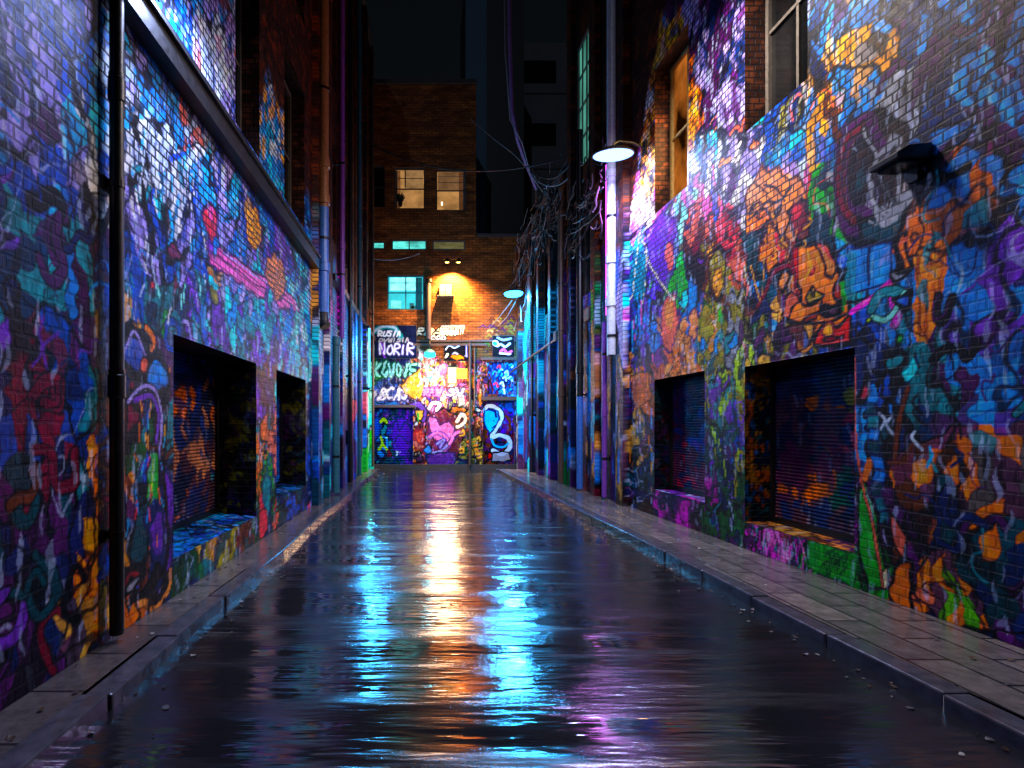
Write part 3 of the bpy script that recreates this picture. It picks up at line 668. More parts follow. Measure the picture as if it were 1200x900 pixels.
    P.ell(785,378,10,34,'salmon',.016,'plum').ell(785,368,5,18,'flesh',0).ell(812,382,6,20,'flesh',.012,'plum').ell(800,352,4,9,'cyan',.01)
    P.poly([(742,292),(758,300),(756,345),(744,352),(737,330)],'teal',.014,'navy').curve([(750,270),(746,300),(742,340),(738,352)],'cream',.02).curve([(752,285),(757,290),(756,330),(752,360)],'cream',.012).curve([(756,296),(768,322),(790,352)],'cream',.016,ol=.01).line([(744,290),(736,300)],'mint',.02)
    for q in range(34): a = 736+random.random()*30; b = 340+random.random()*95; P.line([(a,b),(a+random.uniform(-2,2),b+12+random.random()*24)],random.choice(['azure','sky','cyan','navy','purple','pink','black']),.018)
    for q in range(16): a = 815+random.random()*110; b = 375+random.random()*40; P.ell(a,b,2+random.random()*3,5+random.random()*9,random.choice(['teal','plum','dgreen','azure','olive','navy']),.008)
    P.line([(880,310),(890,352)],'tan',.01).line([(896,302),(893,345)],'tan',.008).line([(870,305),(880,345)],'pale',.008)
    for q in range(40): a = 828+random.random()*43; b = 425+random.random()*150; P.line([(a,b),(a+random.uniform(-3,3),b+6+random.random()*15)],random.choice(['ygreen','olive','dgreen','navy','teal','purple','black']),.014)
    for q in range(26): a = 735+random.random()*30; b = 440+random.random()*130; P.line([(a,b),(a+random.uniform(-1,1),b+10+random.random()*24)],random.choice(['orange','navy','black','plum','azure','tan']),.016)
    P.poly([(738,440),(760,436),(762,470),(744,480)],'orange',.012,fill=.5)
    for q in range(40): a = 876+random.random()*66; b = 612+random.random()*44; P.line([(a,b),(a+random.uniform(-3,3),b+8+random.random()*14)],random.choice(['magenta','pink','plum','plum','teal','black']),.010)
    P.poly([(948,626),(1004,652),(1004,688),(945,664)],'green',.012,'dgreen',fill=.7)
    for q in range(10): a = 950+random.random()*50; P.curve([(a,645+q*2),(a+5,640+q*2),(a+8,652+q*2),(a+4,660+q*2)],'dgreen',.012)
    # far half: vertical marks
    for q in range(300):
        a = 604+random.random()*128; b = 400+random.random()*150; P.ell(a,b,random.uniform(.6,1.8),random.uniform(8,28),random.choice(['azure','blue','navy','black','dteal','plum','purple','cyan','black','navy']),0,warp=.2)
    P.ell(697,362,4,24,'green',.01).ell(700,440,7,30,'flesh',.012,'brown',fill=.7).ell(688,478,4,22,'azure',.01).ell(685,585,4,20,'maroon',.01)
    P.finish(95)
    lim = 9.0-ramp(P.S, 9.6, 11)*3.4
    edge = lim+1.0*(fbm(P.S*.8, P.Z*.8, 71)-.5)*2
    m = ramp(zz-edge, -.15, .15); b_ = bare(P.S, P.Z, 15)
    P.C += (b_-P.C)*m[:, None]; P.A = P.A*(1-m)+.8*m
    return P.out()
AE = [(455,430,'navy dteal navy'),(455,445,'navy blue navy'),(445,465,'blue azure navy'),(470,465,'navy plum blue'),(440,420,'dteal green navy'),(478,445,'plum navy gold'),(485,455,'gold orange plum'),(500,435,'cream flesh salmon mint'),(520,450,'flesh pink cream gold'),(540,440,'yellow orange coral'),(505,462,'pink gold flesh'),(540,462,'pink plum gold cream'),(545,425,'coral orange maroon'),(525,418,'orange coral brown'),
 (480,480,'purple plum navy'),(500,478,'plum violet navy'),(530,480,'plum maroon olive'),(487,500,'orange maroon brown'),(490,520,'maroon orange red salmon'),(490,540,'plum maroon black'),(515,500,'maroon plum pink'),(520,520,'pink violet plum'),(515,540,'blue violet navy'),(540,495,'orange brown salmon'),(545,515,'plum brown olive'),(548,530,'black navy olive'),(540,540,'black dteal navy'),(555,485,'orange coral brown'),(556,510,'brown orange maroon'),(560,540,'brown black olive'),
 (560,440,'orange coral brown'),(556,420,'brown plum maroon'),(565,400,'brown plum brown'),(580,470,'navy brown plum'),(590,410,'plum brown'),(600,440,'blue navy azure'),(437,520,'navy black blue'),(600,520,'navy blue plum')]
def brick_end(P):
    n = fbm(P.S*.5, P.Z*5, 25, 4); m = fbm(P.S*2.4, P.Z*9, 29, 3); c = PAL['obrick'][None]*(1-n[:, None])+PAL['brown'][None]*n[:, None]; return c*(.35+1.5*m)[:, None]
def paint_end(S, Z):
    random.seed(303); P = Painter(EW, S, Z); P.base(AE, 13, cell=(.42, .40), lines=.9, light=.6); P.A[:] = .25; P.sat = 1.0
    P.curve([(447,424),(440,432),(450,428)],'teal',.05)
    write(P, 'KOVOIE', 439, 440.5, 50, 13, 'mint', .045, ol=.05, olc='dgreen', warp=.12)
    write(P, 'oBCAS', 435, 467, 44, 12, 'lav', .055, ol=.03, olc='navy', slant=.15, warp=.1); write(P, 'oBCAS', 435, 467, 44, 12, 'white', .03, slant=.15, warp=.1)
    P.ell(470,471,2,1.6,'lav',.01).ell(478,470,2,1.4,'lav',.01)
    P.poly([(480,440),(495,430),(497,462),(490,470),(476,462),(470,452)],'gold',.03,'brown',fill=.8)
    P.poly([(436,478),(440,470),(448,474),(462,470),(470,476)],'azure',.02,'navy',fill=.6)
    for q in range(30): a = 488+random.random()*60; b = 428+random.random()*40; P.curve([(a,b),(a+random.uniform(-4,4),b+3),(a+random.uniform(-4,4),b+6)],random.choice(['coral','maroon','cream','pink','plum','white','brown']),.035)
    P.line([(496,454),(548,454)],'brown',.03)
    write(P, 'RAW', 497, 463, 20, 8, 'pink', .05, ol=.04, olc='plum'); write(P, 'SV', 524, 463, 22, 8, 'white', .045, ol=.04, olc='plum')
    P.curve([(503,478),(508,472),(515,474),(512,480)],'white',.07,ol=.05,olc='plum')
    P.curve([(480,492),(480,478),(490,474),(497,482),(496,492)],'purple',.09,ol=.04).poly([(486,480),(496,480),(494,494),(488,492)],'gold',.03).line([(490,484),(490,494)],'green',.04)
    P.ell(487,498,4,4,'maroon',.03).ell(487,496,1.5,2,'white',.0).ell(490,512,9,10,'red',.03,'maroon',fill=.8).poly([(484,516),(494,520),(498,524),(490,526),(484,521)],'salmon',.02,'maroon').ell(489,531,4.5,2.8,'cream',.03).ell(489,531,1.6,1.6,'plum',.02).ell(491,539,5,4,'plum',.03)
    # pink figure
    P.poly([(500,490),(520,478),(545,492),(542,520),(532,545),(505,545),(498,520)],'maroon',.03,fill=.75)
    P.poly([(502,488),(512,490),(516,498),(526,494),(533,502),(536,512),(528,520),(518,518),(508,515),(504,505)],'pink',.04,'plum')
    P.curve([(503,512),(512,507),(522,512),(526,522),(514,532),(506,528)],'pink',.06,ol=.04,olc='violet').curve([(512,520),(520,516),(516,524)],'lav',.05,ol=.04,olc='violet').curve([(500,520),(506,530),(518,528),(530,515)],'lav',.05,ol=.04,olc='plum').curve([(527,520),(534,508),(541,506)],'pink',.06,ol=.03,olc='plum')
    P.poly([(500,532),(534,530),(532,547),(502,547)],'violet',.03,'navy',fill=.7).ell(501,527,4,5,'azure',.02)
    P.curve([(536,494),(541,486),(546,490),(542,497),(536,500)],'cream',.07,ol=.03,olc='brown').ell(538,481,10,3,'orange',.02,fill=.6)
    for q in range(22): a = 538+random.random()*24; b = 505+random.random()*32; P.curve([(a,b),(a+3,b-2),(a+4,b+3),(a,b+4)],random.choice(['olive','gold','orange','brown','black','dgreen']),.04)
    for q in range(16): a = 552+random.random()*12; b = 425+random.random()*60; P.line([(a,b),(a+random.uniform(-2,2),b+10)],random.choice(['orange','coral','brown','black','flesh']),.05)
    P.ell(560,480,3,4,'cream',.03).ell(556,476,3,2,'white',.02)
    P.finish(97, .7)
    lim = 5.0; edge = lim-.55*ramp(P.S, -.6, 0)+.55*(fbm(P.S*1.2, P.Z*1.2, 71)-.5)*2
    m = ramp(P.Z-edge, -.1, .1); b_ = brick_end(P)*.8
    P.C += (b_-P.C)*m[:, None]; P.A = P.A*(1-m)+.75*m
    # scribbles on the brick over the sign line
    write(P, 'RISAWVN', 489, 392, 46, 6, 'cream', .04, ol=.05, slant=.3); write(P, 'ICOD', 499, 398, 24, 4, 'white', .03, ol=.04)
    for q in range(9): a = 515+q*3; P.curve([(a,392),(a+2,384),(a+5,382),(a+3,391)],'cream',.025)
    for q in range(34): a = 562+random.random()*40; b = 372+random.random()*34; P.curve([(a,b),(a+4,b-3),(a+7,b)],random.choice(['olive','brown','plum','tan']),.03)
    return P.out()
def board_dark(S, Z):
    random.seed(404); P = Painter(EW, S, Z); P.C[:] = PAL['navy']*.35; P.A[:] = 0
    n = fbm(P.S*6, P.Z*6, 4); P.C *= (.5+n)[:, None]
    P.curve([(438,389),(450,383),(461,384),(468,392),(470,396)],'teal',.11,a=.8).curve([(438,389),(450,383),(461,384),(468,392)],'pale',.05,a=.5)
    write(P, 'RUSIA', 443.5, 394.3, 27, 6, 'pale', .026, slant=.1); write(P, 'DVWISIA', 444.5, 401, 36, 4, 'grey', .022)
    write(P, 'NORIR', 445.5, 415, 40, 10.5, 'lav', .034, slant=-.05); write(P, 'NORIR', 445.5, 415, 40, 10.5, 'pale', .020, slant=-.05)
    P.curve([(447,402),(450,408),(448,414),(452,420)],'purple',.03)
    return P.out()
def board_small(S, Z):
    random.seed(405); P = Painter(EW, S, Z); P.C[:] = PAL['black']; P.A[:] = 0
    P.curve([(522,410),(526,406),(532,408),(538,406)],'pale',.03).curve([(530,416),(534,414),(540,420),(545,418)],'grey',.04).curve([(524,416),(523,419)],'cream',.05).line([(546,404),(547,418)],'lav',.03).ell(535,420,10,3,'orange',.02,fill=.8)
    return P.out()
def board_right(S, Z):
    random.seed(406); P = Painter(EW, S, Z); P.C[:] = PAL['black']*1.4; P.A[:] = 0
    P.curve([(580,400),(582,406),(586,404),(592,407),(597,403)],'pale',.045).curve([(583,396),(590,399),(598,397)],'grey',.05).ell(580,403,2.4,4,'teal',.02,'pale').curve([(586,412),(590,410),(594,414),(599,412)],'pink',.05).curve([(585,414),(590,415),(598,415)],'white',.03)
    return P.out()
def door_left_paint(S, Z):
    random.seed(407); P = Painter(EW, S, Z)
    P.base([(440,500,'blue navy azure'),(445,530,'navy dteal black'),(462,500,'violet navy purple'),(470,520,'violet violet purple navy'),(465,485,'navy dteal violet'),(455,542,'dteal navy teal'),(478,510,'violet navy')], 23, cell=(.35,.35), lines=.6, light=.15); P.A[:] = 0
    P.ell(470,512,12,25,'violet',.02,'navy',fill=.75).curve([(459,500),(464,492),(468,505),(474,494),(480,500)],'navy',.03).curve([(461,520),(468,510),(478,520)],'navy',.03).ell(464.5,532,1.2,2.5,'pale',0).ell(468,532,1,2,'lav',0)
    P.poly([(438,490),(444,487),(444,512),(437,512)],'blue',.02,'navy').curve([(446,494),(449,491),(452,495)],'ygreen',.06,ol=.02).ell(449,504,3,7,'teal',.02).curve([(444,514),(449,512),(453,516),(452,526),(444,524)],'azure',.04,ol=.02).curve([(446,512),(448,520),(444,526)],'ygreen',.05).curve([(444,528),(448,522),(453,527)],'ygreen',.05).ell(452,515,1.5,1.5,'mint',0).ell(455,531,3,5,'maroon',.01).ell(446,533,3,4,'azure',.01)
    return P.out()
def door_right_paint(S, Z):
    random.seed(408); P = Painter(EW, S, Z); P.base([(585,500,'navy black plum'),(590,485,'navy blue violet'),(570,530,'brown black plum'),(595,520,'brown maroon navy')], 29, cell=(.3,.3), lines=.7, light=.2); P.A[:] = 0
    P.ell(597,477,4.5,5,'blue',.01,'navy',fill=.9)
    P.curve([(566,482),(572,476),(582,478),(588,486),(586,496),(580,504),(577,512),(586,510),(596,514),(598,524),(590,532),(578,528)],'pale',.08,ol=.03).poly([(568,482),(575,480),(584,482),(586,492),(580,502),(574,508),(570,500),(567,490)],'sky',.03,'navy',grad='cyan').curve([(573,480),(580,482),(582,488)],'navy',.05).ell(578,494,.8,1,'navy',0).curve([(577,502),(582,498)],'navy',.03)
    P.ell(586,521,8,4,'navy',.03).curve([(576,514),(580,522),(590,524),(596,520)],'sky',.04).poly([(578,530),(598,530),(598,540),(576,542)],'grey',.03,fill=.7).ell(574,534,3,4,'red',.02).curve([(594,488),(598,494),(598,504)],'brown',.06)
    return P.out()
def panel_blue(S, Z):
    random.seed(409); P = Painter(EW, S, Z); P.base([(590,440,'blue azure navy sky'),(575,455,'brown maroon navy'),(585,430,'navy blue')], 31, cell=(.25,.25), lines=.8, light=.5); P.A[:] = 0
    for q in range(16): a = 578+random.random()*22; b = 425+random.random()*34; P.curve([(a,b),(a+3,b-2),(a+4,b+3)],random.choice(['sky','pale','azure','navy','coral']),.035)
    return P.out()
def sill_paint(cols, seed):
    def f(S, Z):
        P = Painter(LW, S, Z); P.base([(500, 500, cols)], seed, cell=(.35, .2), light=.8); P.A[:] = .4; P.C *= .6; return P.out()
    return f
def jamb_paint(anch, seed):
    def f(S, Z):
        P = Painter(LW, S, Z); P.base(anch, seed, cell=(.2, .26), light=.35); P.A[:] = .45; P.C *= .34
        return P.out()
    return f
def bare_paint(seed):
    def f(S, Z):
        c = bare(S, Z, seed); return np.concatenate([c, np.full(S.shape+(1,), .85)], -1)
    return f
def shut_paint(wl, anch, seed, feats=()):
    def f(S, Z):
        random.seed(seed); P = Painter(wl, S, Z); P.base(anch, seed, cell=(.42, .34), lines=.7, light=.1); P.A[:] = 0
        for q in feats: P.ell(*q)
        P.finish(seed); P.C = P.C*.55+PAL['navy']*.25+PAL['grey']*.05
        return P.out()
    return f

# ================================================================== the ground
ROADZ = -.10
def road_material():
    m, nt, p = new_mat('wet_asphalt'); L = nt.links.new
    tc = N(nt, 'ShaderNodeTexCoord')
    nz = N(nt, 'ShaderNodeTexNoise', i_Scale=85.0, i_Detail=6, i_Roughness=.7); L(tc.outputs['Object'], nz.inputs['Vector'])
    big = N(nt, 'ShaderNodeTexNoise', i_Scale=.6, i_Detail=4); L(tc.outputs['Object'], big.inputs['Vector'])
    def str_(sx, sy, sc_, d=3, rz=0):
        mp = N(nt, 'ShaderNodeMapping'); mp.inputs['Scale'].default_value = (sx, sy, 1); mp.inputs['Rotation'].default_value = (0, 0, rz); L(tc.outputs['Object'], mp.inputs[0])
        n = N(nt, 'ShaderNodeTexNoise', i_Scale=sc_, i_Detail=d, i_Roughness=.6); L(mp.outputs[0], n.inputs['Vector']); return n
    a = str_(.42, 2.8, 1.0, 4, .02); b = str_(1.0, 8.5, 1.0, 4, -.03); c = str_(.35, 1.1, 1.0, 2)
    # water film: height of long low ripples lying across the lane, plus fine grain where the film is thin
    def mul(x, k):
        n = N(nt, 'ShaderNodeMath', operation='MULTIPLY'); L(x, n.inputs[0]); n.inputs[1].default_value = k; return n.outputs[0]
    def add(x, y):
        n = N(nt, 'ShaderNodeMath', operation='ADD'); L(x, n.inputs[0]); L(y, n.inputs[1]); return n.outputs[0]
    thin = N(nt, 'ShaderNodeMapRange'); thin.inputs[1].default_value = .42; thin.inputs[2].default_value = .60; L(add(mul(a.outputs[0], .5), mul(big.outputs[0], .5)), thin.inputs[0])
    h = add(mul(a.outputs[0], .024), add(mul(b.outputs[0], .006), mul(c.outputs[0], .04)))
    fg = N(nt, 'ShaderNodeMath', operation='MULTIPLY'); L(mul(nz.outputs[0], .0015), fg.inputs[0]); L(thin.outputs[0], fg.inputs[1])
    h = add(h, fg.outputs[0])
    bp = N(nt, 'ShaderNodeBump', i_Strength=1.0, i_Distance=1.0); L(h, bp.inputs['Height']); L(bp.outputs[0], p.inputs['Normal'])
    cr = N(nt, 'ShaderNodeMapRange'); cr.inputs[3].default_value = .35; cr.inputs[4].default_value = 1.7; L(nz.outputs[0], cr.inputs[0])
    cl = N(nt, 'ShaderNodeVectorMath', operation='SCALE'); cl.inputs[0].default_value = (.010, .011, .014); L(cr.outputs[0], cl.inputs['Scale']); L(cl.outputs[0], p.inputs['Base Color'])
    e = str_(.50, 3.4, 1.0, 5, .01); dry = N(nt, 'ShaderNodeMapRange'); dry.inputs[1].default_value = .56; dry.inputs[2].default_value = .66; L(e.outputs[0], dry.inputs[0])
    rg = N(nt, 'ShaderNodeMapRange'); rg.inputs[3].default_value = .05; rg.inputs[4].default_value = .12; L(thin.outputs[0], rg.inputs[0])
    rq = N(nt, 'ShaderNodeMath', operation='MULTIPLY_ADD'); L(dry.outputs[0], rq.inputs[0]); rq.inputs[1].default_value = .20; L(rg.outputs[0], rq.inputs[2]); L(rq.outputs[0], p.inputs['Roughness'])
    p.inputs['IOR'].default_value = 1.9
    sp = N(nt, 'ShaderNodeMapRange'); sp.inputs[3].default_value = .95; sp.inputs[4].default_value = .16; L(dry.outputs[0], sp.inputs[0]); L(sp.outputs[0], p.inputs['Specular IOR Level'])
    return m
def stone_material(name, base, sx=.62, sy=.42, rough=(.18, .45), joint=.012, off=.5):
    m, nt, p = new_mat(name); L = nt.links.new
    tc = N(nt, 'ShaderNodeTexCoord'); sw = N(nt, 'ShaderNodeSeparateXYZ'); cb = N(nt, 'ShaderNodeCombineXYZ')
    L(tc.outputs['Object'], sw.inputs[0]); L(sw.outputs[1], cb.inputs[0]); L(sw.outputs[0], cb.inputs[1])
    bk = N(nt, 'ShaderNodeTexBrick'); bk.offset = off
    for k, v in (('Scale', 1), ('Mortar Size', joint), ('Mortar Smooth', .3), ('Brick Width', sx), ('Row Height', sy)): bk.inputs[k].default_value = v
    c = base; bk.inputs['Color1'].default_value = (c*.62, c*.56, c*.60, 1); bk.inputs['Color2'].default_value = (c*1.45, c*1.22, c*1.16, 1); bk.inputs['Mortar'].default_value = (.01, .01, .012, 1)
    L(cb.outputs[0], bk.inputs['Vector'])
    nz = N(nt, 'ShaderNodeTexNoise', i_Scale=7.0, i_Detail=7, i_Roughness=.7); L(tc.outputs['Object'], nz.inputs['Vector'])
    mr = N(nt, 'ShaderNodeMapRange'); mr.inputs[1].default_value = .3; mr.inputs[2].default_value = .7; mr.inputs[3].default_value = .5; mr.inputs[4].default_value = 1.4; L(nz.outputs[0], mr.inputs[0])
    s = N(nt, 'ShaderNodeVectorMath', operation='SCALE'); L(bk.outputs['Color'], s.inputs[0]); L(mr.outputs[0], s.inputs['Scale']); L(s.outputs[0], p.inputs['Base Color'])
    rr = N(nt, 'ShaderNodeMapRange'); rr.inputs[1].default_value = .35; rr.inputs[2].default_value = .65; rr.inputs[3].default_value = rough[0]; rr.inputs[4].default_value = rough[1]; L(nz.outputs[0], rr.inputs[0]); L(rr.outputs[0], p.inputs['Roughness'])
    hh = N(nt, 'ShaderNodeMath', operation='SUBTRACT'); hh.inputs[0].default_value = 1; L(bk.outputs['Fac'], hh.inputs[1])
    h3 = N(nt, 'ShaderNodeMath', operation='MULTIPLY_ADD'); L(nz.outputs[0], h3.inputs[0]); h3.inputs[1].default_value = 1.2; L(hh.outputs[0], h3.inputs[2])
    bp = N(nt, 'ShaderNodeBump', i_Strength=.8, i_Distance=.006); L(h3.outputs[0], bp.inputs['Height']); L(bp.outputs[0], p.inputs['Normal'])
    return m
mb = MB(); mb.box((0, 100, -.35), (700, 700, .2)); g = mb.build('ground', simple('ground_dark', (.2, .19, .18), .8)); tag(g, kind='structure')
KL = lambda y: -1.9+.006*y+.035*math.sin(y*1.1)*min(1, y/8)
KR = lambda y: 3.2-.022*y+.02*math.sin(y*.9+1)
me = MB(); ys = [-8+.5*k for k in range(62)]; ys[-1] = 22.35
for y in ys: me.v += [(KL(max(y, 0))-.35, y, ROADZ), (KR(max(y, 0))+.35, y, ROADZ)]
for k in range(len(ys)-1): me.face([2*k, 2*k+1, 2*k+3, 2*k+2])
road = me.build('road', road_material()); tag(road, kind='structure')
ym = 20.6
for nm, kf, wf, sg in (('pavement_left', KL, lambda y: -2.45+.012*y, -1), ('pavement_right', KR, lambda y: 4.45-.03*y, 1)):
    p = MB(); yy = [y for y in ys if y < ym]+[ym]
    for y in yy: p.v += [(kf(max(y, 0))+sg*.17, y, 0), (wf(y), y, 0)]
    b = len(p.v); p.v += [(kf(ym)+sg*.17, ym, ROADZ-.1), (wf(ym), ym, ROADZ-.1)]
    for k in range(len(yy)-1): q = [2*k, 2*k+1, 2*k+3, 2*k+2]; p.face(q if sg > 0 else q[::-1])
    p.face([b-2, b-1, b+1, b])
    o = p.build(nm, stone_material('paving_'+nm, (.105 if sg > 0 else .075), .75 if sg > 0 else .55, .30 if sg > 0 else .9, (.05, .24))); tag(o, kind='structure')
MK = simple('kerb_stone', (.24, .24, .28), .18, nscale=9, noise=.35, bump=.006)
for nm, kf, sg in (('kerb_left', KL, -1), ('kerb_right', KR, 1)):
    p = MB(); y = -6.0; random.seed(5+sg)
    while y < ym:
        L_ = .86+random.random()*.12; y1 = min(y+L_, ym); yc = (y+y1)/2; hz = random.uniform(-.006, .010); sl = random.uniform(-.012, .012)
        x0, x1 = kf(max(y, 0)), kf(max(y1, 0)); ang = math.atan2(x1-x0, y1-y)
        p.box(((x0+x1)/2+sg*.085+sl, yc, (hz-.12)/2), (.17, y1-y-.005, .12+hz+.001), rz=-ang); y = y1
    p.box((kf(ym)+sg*.28, ym+.06, -.058), (.7, .12, .117))
    o = p.build(nm, MK, bevel=.014); tag(o, kind='structure')

# ================================================================== left buildings
BL = [(5.12, 7.54, .36, 2.47, .60), (8.52, 10.50, .46, 2.49, .55)]
UL = [(3.9, 4.85, 5.36, 7.9, .32), (6.74, 7.68, 5.36, 7.9, .32), (8.97, 10.40, 5.36, 7.9, .32)]
UL2 = [(a, b, 9.2, 11.6, .3) for a, b, _, _, _ in UL]
def building(wall, name, label, s0, s1, ztop, ops, ups, painter, zr, n_fn=None, extra=(), cat='building', step=1.5, glass=None, core_n=-.8):
    root = empty(name, (wall.P(0, (s0+s1)/2, 0)[0], (s0+s1)/2, 0), label, cat)
    allo = ops+ups
    ex = sorted({v for a in allo for v in a[:2]} | set(extra)); ez = sorted({v for a in allo for v in a[2:4]})
    us = depth_cols(wall, s0, s1, step, ex); vs = np.unique(np.round(np.concatenate([rows(-.1, zr[0], zr[1], ez), rows(zr[0], ztop, zr[2], ez)]), 4))
    pos = (lambda U, V: wall.pos(U, V, n_fn(U))) if n_fn else (lambda U, V: wall.pos(U, V))
    o = grid('brick_wall', us, vs, pos, painter, MW, hole=inbox([a[:4] for a in allo]), flip=wall.side < 0, smooth=False); adopt(o, root)
    body(root, wall, s0, s1, ztop, n0=core_n)
    return root
B1 = building(LW, 'brick_building', 'long brick building in blue and violet murals with a black ledge over two shutters', -7, 11.05, 14.0, BL, UL+UL2, paint_left, (6.3, .0105, .05))
for (a, b, c, d, dep), sd in zip(BL, (51, 52)):
    reveal(B1, LW, a, b, c, d, dep, jamb_paint(DARKJ, sd), slope=.10, sillpaint=sill_paint('dteal teal navy azure blue sky', sd))  # bluish light on the left sills is put into their paint
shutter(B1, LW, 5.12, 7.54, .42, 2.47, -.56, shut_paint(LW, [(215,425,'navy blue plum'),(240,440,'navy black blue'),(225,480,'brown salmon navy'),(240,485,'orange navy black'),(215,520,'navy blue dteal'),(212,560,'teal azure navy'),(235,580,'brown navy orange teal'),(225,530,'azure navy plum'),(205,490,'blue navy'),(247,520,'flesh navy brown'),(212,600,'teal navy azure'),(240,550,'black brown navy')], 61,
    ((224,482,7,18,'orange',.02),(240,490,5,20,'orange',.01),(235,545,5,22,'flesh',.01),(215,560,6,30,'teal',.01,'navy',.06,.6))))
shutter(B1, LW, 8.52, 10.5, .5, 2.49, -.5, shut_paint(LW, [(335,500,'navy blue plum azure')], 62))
for (a, b, c, d, dep) in UL+UL2:
    reveal(B1, LW, a, b, c, d, dep, bare_paint(33), step=.05); window(B1, LW, a, b, c, d, -dep, M['glassd'])
mb = MB(); wbox(mb, LW, -6.9, 11.05, 4.79, 4.99, -.02, .15); wbox(mb, LW, -6.9, 11.0, 4.99, 5.03, -.02, .19); part(mb, 'ledge', M['black'], B1)
PIL = lambda edges, dep: (lambda U: sum(dep*((U > a) & (U < b)) for a, b in edges)+0*U)
def px_edges(edges): return [v for a, b in edges for v in (a-.004, a+.004, b-.004, b+.004)]
e2 = [(11.1, 11.5), (12.3, 12.7), (14.1, 14.6), (15.9, 16.25)]; e3 = [(16.5, 16.9), (17.9, 18.2), (19.3, 19.8), (21.4, 21.9)]
W2 = [(12.95, 13.85, 6.2, 8.6, .25), (14.85, 15.7, 6.2, 8.6, .25), (12.95, 13.85, 10, 12.4, .25), (14.85, 15.7, 10, 12.4, .25)]
W3 = [(17.0, 17.75, 6.2, 8.4, .25), (18.4, 19.1, 6.2, 8.4, .25), (20.1, 21.1, 6.2, 8.4, .25), (17.0, 17.75, 9.8, 12, .25), (18.4, 19.1, 9.8, 12, .25)]
B2 = building(LW, 'brick_building', 'narrow left building of dark brick with blue painted pilasters, seen past the two long drainpipes', 11.05, 16.4, 15.4, [], W2, paint_left, (6.2, .024, .12), PIL(e2, .12), px_edges(e2), step=1.2)
B3 = building(LW, 'brick_building', 'farthest left building, its foot painted bright cyan and green where it meets the end wall', 16.4, 22.32, 16.5, [], W3, paint_left, (6.2, .028, .12), PIL(e3, .12), px_edges(e3), step=1.0)
for B_, W_ in ((B2, W2), (B3, W3)):
    for (a, b, c, d, dep) in W_: reveal(B_, LW, a, b, c, d, dep, bare_paint(35), step=.12); window(B_, LW, a, b, c, d, -dep, M['glassd'])
mb = MB(); wbox(mb, LW, 12.8, 16.38, 5.05, 5.2, -.02, .17); part(mb, 'ledge', M['black'], B2)
mb = MB(); wbox(mb, LW, 16.42, 22.2, 5.05, 5.2, -.02, .17); part(mb, 'ledge', M['black'], B3)

# ================================================================== right buildings
BR = [(5.41, 7.18, .35, 2.387, .42), (8.15, 9.82, .47, 2.437, .36)]
UR = [(8.62, 9.80, 5.42, 8.0, .34), (6.05, 7.18, 5.46, 8.0, .34), (3.5, 4.6, 5.46, 8.0, .34)]
UR2 = [(a, b, 9.4, 11.9, .3) for a, b, _, _, _ in UR]
e1 = [(10.0, 10.15)]
B4 = building(RW, 'brick_building', 'tall brick building with a mural of an orange hooded figure over two recessed shutters', -7, 10.9, 14.5, BR, UR+UR2, paint_right, (6.4, .0105, .05))
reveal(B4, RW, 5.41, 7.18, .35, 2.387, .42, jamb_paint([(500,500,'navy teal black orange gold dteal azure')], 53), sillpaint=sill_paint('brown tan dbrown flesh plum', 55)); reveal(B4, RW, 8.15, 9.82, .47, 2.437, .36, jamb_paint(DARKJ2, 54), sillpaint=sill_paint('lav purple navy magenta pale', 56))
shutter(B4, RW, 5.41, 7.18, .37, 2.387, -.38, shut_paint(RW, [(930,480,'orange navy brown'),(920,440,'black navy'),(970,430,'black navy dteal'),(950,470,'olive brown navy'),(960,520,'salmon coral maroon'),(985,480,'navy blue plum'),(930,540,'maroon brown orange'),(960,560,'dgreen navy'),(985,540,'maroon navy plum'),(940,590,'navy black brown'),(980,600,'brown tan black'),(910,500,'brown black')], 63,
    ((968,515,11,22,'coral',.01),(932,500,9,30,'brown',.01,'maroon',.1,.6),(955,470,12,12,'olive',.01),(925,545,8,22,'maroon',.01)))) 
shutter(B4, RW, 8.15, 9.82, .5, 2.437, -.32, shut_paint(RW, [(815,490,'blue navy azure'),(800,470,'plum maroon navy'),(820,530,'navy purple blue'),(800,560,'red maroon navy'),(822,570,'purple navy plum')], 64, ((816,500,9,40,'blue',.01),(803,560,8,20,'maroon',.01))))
for i, (a, b, c, d, dep) in enumerate(UR+UR2):
    reveal(B4, RW, a, b, c, d, dep, bare_paint(37), step=.05); window(B4, RW, a, b, c, d, -dep, E['winamber'] if i == 0 else M['glassd'], M['litframe'] if i == 0 else M['frame'])
e5 = [(10.95, 11.35), (12.6, 12.9), (14.5, 14.85)]; e6 = [(15.0, 15.3), (16.4, 16.7), (17.9, 18.2), (19.2, 19.6), (21.2, 21.6)]
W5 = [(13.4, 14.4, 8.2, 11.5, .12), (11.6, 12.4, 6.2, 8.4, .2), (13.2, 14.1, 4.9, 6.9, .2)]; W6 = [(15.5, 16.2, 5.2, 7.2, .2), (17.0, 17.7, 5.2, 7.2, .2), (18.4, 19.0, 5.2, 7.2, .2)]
B5 = building(RW, 'brick_building', 'tall sooty building behind the first street lamp with one narrow pale green pane added, glowing in place of a lit pilaster', 10.9, 14.9, 15.5, [], W5, paint_right, (6.3, .024, .12), PIL(e5, .12), px_edges(e5), step=1.2)
B6 = building(RW, 'brick_building', 'low dark building at the far right, cables tangled over its roofline', 14.9, 22.32, 8.75, [], W6, paint_right, (6.2, .028, .12), PIL(e6, .16), px_edges(e6), step=1.0, core_n=-.8)
